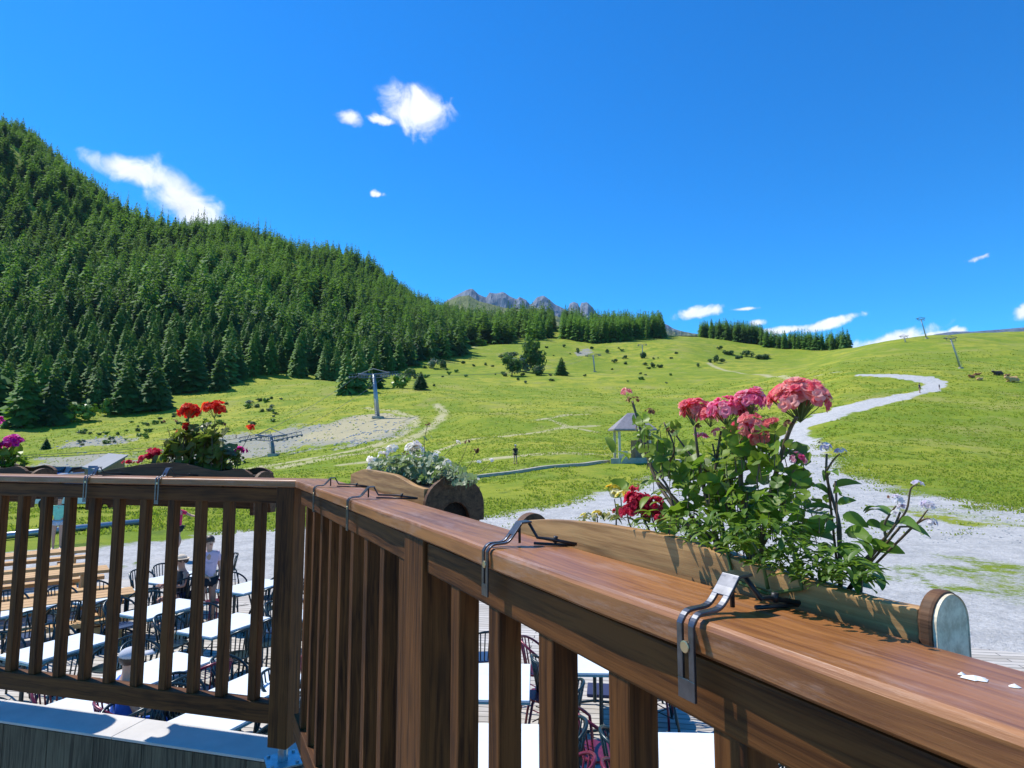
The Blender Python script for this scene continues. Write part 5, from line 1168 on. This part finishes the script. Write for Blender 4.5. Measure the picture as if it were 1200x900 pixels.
    ke = ['pel', 'lh', 'rh', 'lk', 'rk']; ee = [('pel', 'lh'), ('pel', 'rh'), ('lh', 'lk'), ('rh', 'rk')]; ov = {} if long else {'lk': J['lh'].lerp(J['lk'], .42), 'rk': J['rh'].lerp(J['rk'], .42)}
    if long: ke += ['la', 'ra']; ee += [('lk', 'la'), ('rk', 'ra')]
    shell('trousers' if long else 'shorts', ke, ee, 1, bottom, .012 if not long else .014, ov)
    for a, b_ in (('la', 'lt'), ('ra', 'rt')): skin('shoe', [J[a]*s+Vector((0, .02*s, -.045*s)), J[b_]*s+Vector((0, -.03*s, .0))], [(0, 1)], [.05*s, .042*s], M[shoes], t, B, 2)
    if hair:
        b = MB(); ell(b, hc+Vector((0, .022, .03))*s, (.092*s, .102*s, .088*s), 10)
        if female: ell(b, hc+Vector((0, .115, -.0))*s, (.045*s, .05*s, .06*s), 8)
        b.build('hair', M['hair'], t, B, smooth=True)
    if hat:
        b = MB(); ell(b, hc+Vector((0, .012, .062))*s, (.102*s, .112*s, .068*s), 10)
        if hat == 'straw': b.tube([hc+Vector((0, .0, .045))*s, hc+Vector((0, 0, .055))*s], .17*s, 20)
        else: b.box(hc+Vector((0, -.135, .04))*s, (.13*s, .11*s, .014*s))
        b.build('hat' if hat == 'straw' else 'cap', M['straw' if hat == 'straw' else 'grey_c'], t, B, smooth=hat != 'straw')
    return t
SIT = dict(pel=(0, 0, .53), spi=(0, .0, .70), che=(0, -.02, .90), nec=(0, -.03, 1.06), hb=(0, -.05, 1.13), hc=(0, -.07, 1.22), ht=(0, -.05, 1.31), ls=(-.16, -.02, .99), rs=(.16, -.02, .99), le=(-.22, -.10, .75), re=(.22, -.10, .75), lw=(-.14, -.32, .77), rw=(.14, -.32, .77),
           lh=(-.09, -.02, .52), rh=(.09, -.02, .52), lk=(-.12, -.42, .50), rk=(.12, -.42, .50), la=(-.12, -.42, .10), ra=(.12, -.42, .10), lt=(-.12, -.56, .04), rt=(.12, -.56, .04))
def feet(px, py_head, h): # place by head top at height h above the deck
    return PZ(px, py_head, TZ+h)
p = feet(246, 628, 1.68); person('woman in pale pink top and black shorts standing on the terrace, seen between two balusters', (p.x, p.y, TZ), .7, .97, dict(le=(-.24, .0, 1.14), lw=(-.10, -.17, 1.02)), 'pink', 'black_c', hair=True)
p = feet(216, 651, 1.25); person('person in black tank top and straw sunhat sitting at the back row of tables', (p.x, p.y, TZ), -.6, .95, SIT, 'black_c', 'navy', sleeves=False, hat='straw'); inst(CHD, p.x, p.y+.02, TZ, PI-.6, 'dark green slat-backed chair under the person in the straw sunhat', 'metal chairs around the terrace tables')
p = feet(146, 769, 1.27); person('man in grey cap and blue shirt sitting at the table nearest the ledge', (p.x, p.y, TZ), 2.3, 1.0, SIT, 'blue_c', 'blue_c', hat='cap', female=False, long=True); inst(CHR, p.x, p.y+.02, TZ, PI+2.3, 'burgundy slat-backed chair under the man in the grey cap', 'metal chairs around the terrace tables')
p = PZ(206, 653, TZ); person('person in red top and black shorts walking along the gravel edge with one arm out', (p.x, p.y, TZ), 1.3, .98, dict(re=(.26, -.25, 1.25), rw=(.28, -.48, 1.22), lk=(-.10, -.22, .52), la=(-.10, -.05, .14), lt=(-.10, -.19, .06), rk=(.10, .10, .50), ra=(.10, .32, .12), rt=(.10, .20, .03)), 'red_c', 'black_c')
p = PZ(66, 645, -3.5); person('person in a mint green shirt standing on the grass behind the timber benches', (p.x, p.y, Z1(p.x, p.y)), .4, 1.03, {}, 'green_c', 'grey_c', female=False)
g = ground(604, 544); person('lone hiker in dark clothes standing on the meadow above the middle flower box', tuple(g), .3, 22.5*g.y/FPX/1.75, dict(lk=(-.12, -.08, .5), la=(-.16, -.1, .1), lt=(-.17, -.24, .04)), 'black_c', 'black_c', hat='cap', female=False, shoes='black_c')
g = ground(1078, 461); person('walker in dark clothes standing in the bend of the gravel road', tuple(g), .5, 12*g.y/FPX/1.75, {}, 'navy', 'black_c', female=False, shoes='black_c')
g = ground(1101, 457); person('small child in dark clothes walking behind the adult in the road bend', tuple(g), .2, 6.5*g.y/FPX/1.75, {}, 'black_c', 'grey_c')
# ------------------------------------------------------------------ cows
def cow(px, py, wpx, m, rz, label, head='cow_dark'):
    g = ground(px, py); s = wpx*g.y/FPX/2.3
    t = thing('cow', label, 'cow', tuple(g), 'cows lying in the pasture by the lift pole', rz); B = WM[t.name]
    V = [(0, 0, .48), (.55, 0, .50), (.85, 0, .42), (-.5, 0, .50), (-.82, 0, .62), (-1.05, 0, .80), (-1.28, 0, .72), (-1.42, 0, .62), (-.55, .25, .2), (-.85, .32, .08), (-.6, .36, .06), (-.55, -.25, .2), (-.85, -.32, .08), (-.6, -.36, .06), (.6, .30, .25), (.35, .48, .12), (.6, .5, .06), (.6, -.30, .25), (.35, -.48, .12), (.6, -.5, .06), (.98, 0, .35), (1.02, .05, .10), (-1.12, .16, .88), (-1.12, -.16, .88)]
    E = [(0, 1), (1, 2), (0, 3), (3, 4), (4, 5), (5, 6), (6, 7), (3, 8), (8, 9), (9, 10), (3, 11), (11, 12), (12, 13), (1, 14), (14, 15), (15, 16), (1, 17), (17, 18), (18, 19), (2, 20), (20, 21), (5, 22), (5, 23)]
    Rr = [.40, .38, .25, .36, .22, .16, .12, .085, .12, .07, .05, .12, .07, .05, .2, .1, .05, .2, .1, .05, .05, .03, .04, .04]
    skin('body', [Vector(v)*s for v in V], E, [x*s for x in Rr], M[m], t, B, 1)
    for sg in (-1, 1): b = MB(); b.tube([Vector((-1.08, sg*.06, .93))*s, Vector((-1.1, sg*.17, 1.02))*s, Vector((-1.12, sg*.15, 1.12))*s], [.025*s, .018*s, .006*s], 6); b.build('horn', M['cow_white'], t, B, smooth=True)
for a in [(1139, 443, 9, 'cow_brown', .2, 'brown cow lying leftmost of the herd near the lift pole'), (1145, 440, 8, 'cow_brown', 2.6, 'brown cow lying just behind the leftmost cow'), (1148, 446, 9, 'cow_tan', 3.3, 'tan cow lying in front of the left pair of cows'),
          (1170, 440, 14, 'cow_dark', .1, 'dark cow lying in the middle of the herd'), (1180, 441, 7, 'cow_brown', 2.9, 'small dark brown cow lying behind the tan one at the right'), (1187, 448, 18, 'cow_tan', .1, 'largest tan cow lying at the right edge of the herd')]: cow(*a)
# ------------------------------------------------------------------ lift pylons and cables
PY1 = ground(443, 490); PY2 = ground(697, 436); L0 = Vector((PY2.x-PY1.x, PY2.y-PY1.y, 0)).normalized()
def pylon(base, h, az, half, train, label, lean=(0, 0), m='galv', r_=.38, ring=False, name='lift_pylon'):
    t = thing(name, label, 'ski lift pylon', tuple(base), 'ski lift pylons standing over the pasture', 0); top = Vector((base.x+lean[0], base.y+lean[1], base.z+h)); B = Matrix.Identity(4)
    side = Vector((L0.y, -L0.x, 0)) if az is None else Vector((math.cos(az), math.sin(az), 0)); al = UPV.cross(side)
    b = MB(); b.tube([Vector(base)-Vector((0, 0, .8)), Vector(base).lerp(top, .5), top], [r_, r_*.8, r_*.6], 12); b.build('mast', M[m], t, B, smooth=True)
    b = MB(); b.box(Vector(base)+Vector((0, 0, .1)), (r_*4, r_*4, .6)); b.build('footing', M['concrete'], t, B, bevel=.05)
    up = (top-Vector(base)).normalized(); b = MB()
    b.tube([top-side*half+up*.3, top, top+side*half+up*.3], r_*.35, 8); b.tube([top-side*half*.9+up*.35, top+up*1.5, top+side*half*.9+up*.35], r_*.16, 6)
    b.tube([top-side*half+up*.3-up*.9, top-up*.8, top+side*half+up*.3-up*.9], r_*.2, 6)
    for k in (-.8, -.5, -.2, .2, .5, .8): b.tube([top+side*half*k+up*.3, top+side*half*(k*.9)-up*.7], r_*.1, 5)
    b.build('crossarm', M['lift_blue'], t, B)
    ends = []
    for sg in (-1, 1):
        e = top+side*half*sg-up*.2; b = MB(); sl = Vector((0, 0, .16))
        if ring:
            n = 16; b.tube([e*0+top+up*.5+side*half*math.cos(2*PI*i/n)*1.0+al*half*.9*math.sin(2*PI*i/n) for i in range(n+1)], r_*.3, 6, False)
            b.tube([e-up*.3, e+up*.5], r_*.3, 6)
            b.build('guide_ring' if sg < 0 else 'guide_arm', M['lift_blue'], t, B)
        else:
            A_, Z_ = e-(al+sl)*train, e+(al+sl)*train
            b.tube([A_, Z_], .11, 6); b.tube([A_+up*.6, Z_+up*.6], .06, 6)
            for k in range(7):
                c = A_.lerp(Z_, k/6)-up*.12; b.tube([c-side*.06, c+side*.06], .24, 10); b.tube([c+up*.12, c+up*.72], .04, 5)
            b.build('sheave_train', M['lift_blue'], t, B)
        ends.append(e+up*.3)
    b = MB()
    for sx_ in (-1, 1): b.tube([Vector(base)+side*sx_*.22-al*(r_+.15), top+side*sx_*.22-al*(r_*.6+.15)], .03, 5)
    for k in range(int(h/.5)): q = Vector(base).lerp(top, k*.5/h)-al*(r_*(1-.4*k*.5/h)+.15); b.tube([q-side*.22, q+side*.22], .02, 4)
    b.build('ladder', M['galv'], t, B); return ends
s1 = PY1.y/FPX; e1_ = pylon(PY1, 51*s1, None, 4.6, 3.6, 'large grey lift pylon with wide sheave arms on the bare patch left of centre', (-6*s1, 0), 'galv', .62)
s2 = PY2.y/FPX; e2_ = pylon(PY2, 20*s2, None, 3.8, 3.0, 'distant lift pylon with flat crossarm in the upper middle of the meadow', (-.8, 0), 'galv', .45)
g = ground(321, 534); e0_ = pylon(g, 22*g.y/FPX, None, 3.6, 3.6, 'low blue grey lift pylon with long sheave arms above the stony strip at the left', (-.6, 0), 'lift_blue', .4)
g3 = ground(1126, 432); pylon(g3, 35*g3.y/FPX, 0.25, 1.9, 1, 'near ring headed lift pole leaning left above the cows', (-9.5*g3.y/FPX, 0), 'galv', .27, True)
g4 = ground(1086, 397); pylon(g4, 23*g4.y/FPX, 0.25, 2.1, 1, 'far ring headed lift pole on the skyline of the right hill', (-5.5*g4.y/FPX, 0), 'galv', .30, True)
g5 = ground(1062, 401); pylon(g5+Vector((0, 0, -2)), 2+6*g5.y/FPX, 0.25, 2.2, 1, 'top of a lift pole just peeking over the right hill skyline', (-1, 0), 'galv', .25, True)
g6 = ground(753, 418); pylon(g6, 14*g6.y/FPX, None, 2.6, 2, 'small faint lift pylon on the upper meadow right of centre', (0, 0), 'galv', .3)
for i in (0, 1):
    pts = []
    st = e0_[i]-L0*60-Vector((0, 0, 3)); 
    for A_, Z_, sag in ((st, e0_[i], 1.0), (e0_[i], e1_[i], .7), (e1_[i], e2_[i], 4.0), (e2_[i], e2_[i]+L0*120+Vector((0, 0, 26)), 2)):
        for k in range(14): f = k/14; q = A_.lerp(Z_, f); pts.append(q-Vector((0, 0, 4*sag*f*(1-f))))
    b = MB(); b.tube(pts, .032, 5); tag(b.build('haul_cable', M['lift_blue']), ['left running', 'right running'][i]+' thin steel haul cable strung over the lift pylons', 'cable')
# ------------------------------------------------------------------ huts, channel, cars
g = ground(745, 541); zt_e = PY(716, 503, g.y).z; zt_r = PY(742, 484, g.y).z; x0 = PY(716, 503, g.y).x; hw = 1.95
t = thing('lift_hut', 'small open hut with slate grey hipped roof beside the concrete channel, behind the flowers', 'hut', (x0+hw, g.y, g.z)); B = Matrix.Identity(4); cx, cy = x0+hw, g.y
b = MB(); b.v = [(cx-hw, cy-1.9, zt_e), (cx+hw, cy-1.9, zt_e), (cx+hw, cy+1.9, zt_e), (cx-hw, cy+1.9, zt_e), (cx-.35, cy, zt_r), (cx+.35, cy, zt_r), (cx-hw, cy-1.9, zt_e-.14), (cx+hw, cy-1.9, zt_e-.14), (cx+hw, cy+1.9, zt_e-.14), (cx-hw, cy+1.9, zt_e-.14)]; b.tint = [.5]*10
b.f = [(0, 1, 5, 4), (1, 2, 5), (2, 3, 4, 5), (3, 0, 4), (0, 6, 7, 1), (1, 7, 8, 2), (2, 8, 9, 3), (3, 9, 6, 0), (6, 9, 8, 7)]; b.build('roof', M['slate'], t, B)
for sx_ in (-1, 1):
    for sy_ in (-1, 1): b = MB(); b.box((cx+sx_*(hw-.55), cy+sy_*1.3, (g.z+zt_e-.14)/2-.1), (.22, .22, zt_e-g.z)); b.build('post', M['hut_post'], t, B, bevel=.01)
b = MB(); b.box((cx+.9, cy, g.z+.95), (1.6, 2.2, 2.1)); w_ = b.build('cabin', M['hut_wood'], t, B, bevel=.02); b = MB(); b.box((cx+.9, cy-1.13, g.z+1.35), (1.1, .05, .7)); b.build('window', M['glass'], w_, B)
b = MB(); b.box((cx-.9, cy-.6, g.z+.5), (.7, .5, 1.0)); b.build('counter', M['hut_post'], t, B, bevel=.02)
g = PY(122, 560, 58); gz = Z1(g.x, 58); q0, q1, q2, q3 = PY(96, 547, 56), PY(118, 551, 54), PY(150, 533, 59), PY(127, 531, 61)
t = thing('shed', 'low shed with a pale grey sloping sheet roof, just above the left rail', 'shed', (q0.x+2, 57, gz))
b = MB(); b.v = [tuple(v) for v in (q0, q1, q2, q3)]+[(v.x, v.y, v.z-.15) for v in (q0, q1, q2, q3)]; b.tint = [.5]*8; b.f = [(0, 1, 2, 3), (7, 6, 5, 4), (0, 4, 5, 1), (1, 5, 6, 2), (2, 6, 7, 3), (3, 7, 4, 0)]; b.build('roof', M['roof_grey'], t, B)
ins = lambda v, k=.12: Vector(v).lerp((q0+q1+q2+q3)/4, k)
b = MB(); tt_ = [ins(q) for q in (q0, q1, q2, q3)]; b.v = [(v.x, v.y, v.z-.17) for v in tt_]+[(v.x, v.y, gz-.3) for v in tt_]; b.tint = [.5]*8; b.f = [(0, 1, 2, 3), (7, 6, 5, 4), (0, 4, 5, 1), (1, 5, 6, 2), (2, 6, 7, 3), (3, 7, 4, 0)]; b.build('wall', M['hut_wood'], t, B)
b = MB(); dd_ = (tt_[1]-tt_[0]); c_ = tt_[0]+dd_*.55; b.box((c_.x, c_.y-.1, gz+.9), (.8, .08, 1.8)); b.build('door', M['car_blue'], t, B)
def wall_strip(pts, w, h, name, label, m, cat='channel'):
    b = MB(); P = [ground(x, y) for x, y in pts]; n = len(P)
    PP_ = []
    for i in range(n-1):
        for k in range(8): q = P[i].lerp(P[i+1], k/8); q.z = Z1(q.x, q.y); PP_.append(q)
    PP_.append(P[-1]); n = len(PP_)
    for i, q in enumerate(PP_):
        d = (PP_[min(i+1, n-1)]-PP_[max(0, i-1)]); d.z = 0; d.normalize(); s_ = Vector((-d.y, d.x, 0))*w/2
        for a_, z_ in ((-1, -.3), (-1, h), (1, h), (1, -.3)): v = q+s_*a_; b.v.append((v.x, v.y, q.z+z_)); b.tint.append(.5)
    b.f += [(i*4+k, (i+1)*4+k, (i+1)*4+(k+1) % 4, i*4+(k+1) % 4) for i in range(n-1) for k in range(4)]+[(0, 1, 2, 3), (4*n-1, 4*n-2, 4*n-3, 4*n-4)]
    tag(b.build(name, m, bevel=0), label, cat)
wall_strip([(500, 566), (560, 560), (620, 552), (680, 546), (712, 542)], .5, .22, 'concrete_channel', 'long low pale concrete channel crossing the meadow from the middle flower box', M['concrete'])
wall_strip([(716, 543), (760, 542), (800, 545)], 1.0, .45, 'loading_ramp', 'low pale concrete ramp in front of the slate roofed hut', M['concrete'], 'ramp')
g0_, g1_, g2_ = PZ(-30, 632, -3.36), PZ(60, 622, -3.36), PZ(170, 611, -3.36)
b = MB(); b.tube([g0_, g1_, g2_], .13, 12); tag(b.build('drain_pipe', M['galv'], smooth=True), 'long pale pipe lying on the grass behind the timber benches', 'pipe')
def car(x, y, z, rz, paint, label, name='parked_car'):
    t = thing(name, label, 'car', (x, y, z), 'cars parked below the left slope', rz); B = WM[t.name]
    sect = [(-2.1, .42, .62, .75), (-2.02, .30, .86, .80), (-1.25, .28, .98, .86), (1.5, .28, 1.02, .87), (2.05, .3, .98, .82), (2.15, .42, .75, .78)]
    b = MB(); n = 0
    for x_, z0, z1_, w in sect: b.v += [(x_, -w, z0+.05), (x_, -w*1.0, z1_-.1), (x_, -w*.9, z1_), (x_, w*.9, z1_), (x_, w, z1_-.1), (x_, w, z0+.05), (x_, w*.8, z0), (x_, -w*.8, z0)]; b.tint += [.5]*8
    b.f = [(i*8+k, i*8+(k+1) % 8, (i+1)*8+(k+1) % 8, (i+1)*8+k) for i in range(5) for k in range(8)]+[tuple(range(8)), tuple(range(47, 39, -1))]
    body = b.build('body', M[paint], t, B, bevel=.02)
    b = MB(); cab = [(-1.05, .98, .80), (-.45, 1.44, .66), (1.15, 1.48, .66), (1.85, 1.0, .78)]
    b.v = [(x_, s_*w, z_) for x_, z_, w in cab for s_ in (-1, 1)]; b.tint = [.5]*8; b.f = [(0, 1, 3, 2), (2, 3, 5, 4), (4, 5, 7, 6), (0, 2, 4, 6), (1, 7, 5, 3), (0, 6, 7, 1)]; b.build('window_glass', M['glass'], body, B, bevel=.01)
    b = MB(); b.box((.35, 0, 1.475), (1.62, 1.30, .04)); b.build('roof', M[paint], body, B, bevel=.015)
    for sx_ in (-1.3, 1.35):
        for sg in (-1, 1):
            b = MB(); b.tube([(sx_, sg*.86, .32), (sx_, sg*.66, .32)], .32, 20); w_ = b.build('wheel', M['tyre'], t, B, bevel=.02); b = MB(); b.tube([(sx_, sg*.872, .32), (sx_, sg*.8, .32)], .18, 14); b.build('rim', M['galv'], w_, B)
    for sg in (-1, 1):
        b = MB(); b.box((-2.08, sg*.6, .72), (.08, .3, .12)); b.build('headlight', M['lamp_clear'], t, B, bevel=.01); b = MB(); b.box((2.13, sg*.66, .82), (.08, .2, .18)); b.build('tail_light', M['lamp_red'], t, B, bevel=.01)
        b = MB(); b.box((-.75, sg*.93, 1.02), (.12, .16, .12)); b.build('mirror', M[paint], t, B, bevel=.02)
for px, Y, rz, pt, lab, nz_ in [(5, 57, 1.4, 'car_grey', 'grey car parked at the far left behind the rail', 0), (26, 56, 1.5, 'car_white', 'white car parked second from the left behind the rail', 0), (44, 58, 1.35, 'car_blue', 'blue car parked beside the white one behind the left rail', 0), (62, 57, 1.5, 'car_blue', 'dark blue car parked near the shed, left of the last white one', 0), (81, 58, 1.45, 'car_white', 'white car parked closest to the grey roofed shed', 0)]:
    q = PY(px, 560, Y); h_ = PY(px, 547, Y).z-1.5; car(q.x, Y, max(h_, Z1(q.x, Y)), rz, pt, lab)
for px, lab in ((92, 'white car parked side on, glimpsed below the left top rail'), (303, 'white car parked side on behind the corner post')):
    q = PY(px, 596, 35); car(q.x, 35, Z1(q.x, 35), .1, 'car_white', lab)

for o_ in bpy.data.objects:
    if o_.get('label') and not (4 <= len(o_['label'].split()) <= 16): print('LONG', o_.name, o_['label'])

for o_ in bpy.data.objects:      # keep every label within its length
    l_ = o_.get('label')
    if l_ and len(l_.split()) > 16: o_['label'] = ' '.join(l_.replace(' the ', ' ').split()[:16])
# ------------------------------------------------------------------ air
b = MB(); b.box((0, 1300, 355), (5700, 5400, 741)); hz = b.build('haze', None or mat('haze_air', lambda t: t.n('ShaderNodeBsdfPrincipled').outputs[0]))
hm = hz.data.materials[0]; ht = NT(hm.node_tree); pv = ht.n('ShaderNodeVolumePrincipled', {'Color': (.62, .82, 1, 1), 'Density': .00003, 'Anisotropy': 0.0}); ho = ht.n('ShaderNodeOutputMaterial', {'Volume': pv.outputs[0]})
hz.location = (0, 0, 0); tag(hz, kind='stuff'); hz['label'] = 'thin blue mountain air over the whole valley'
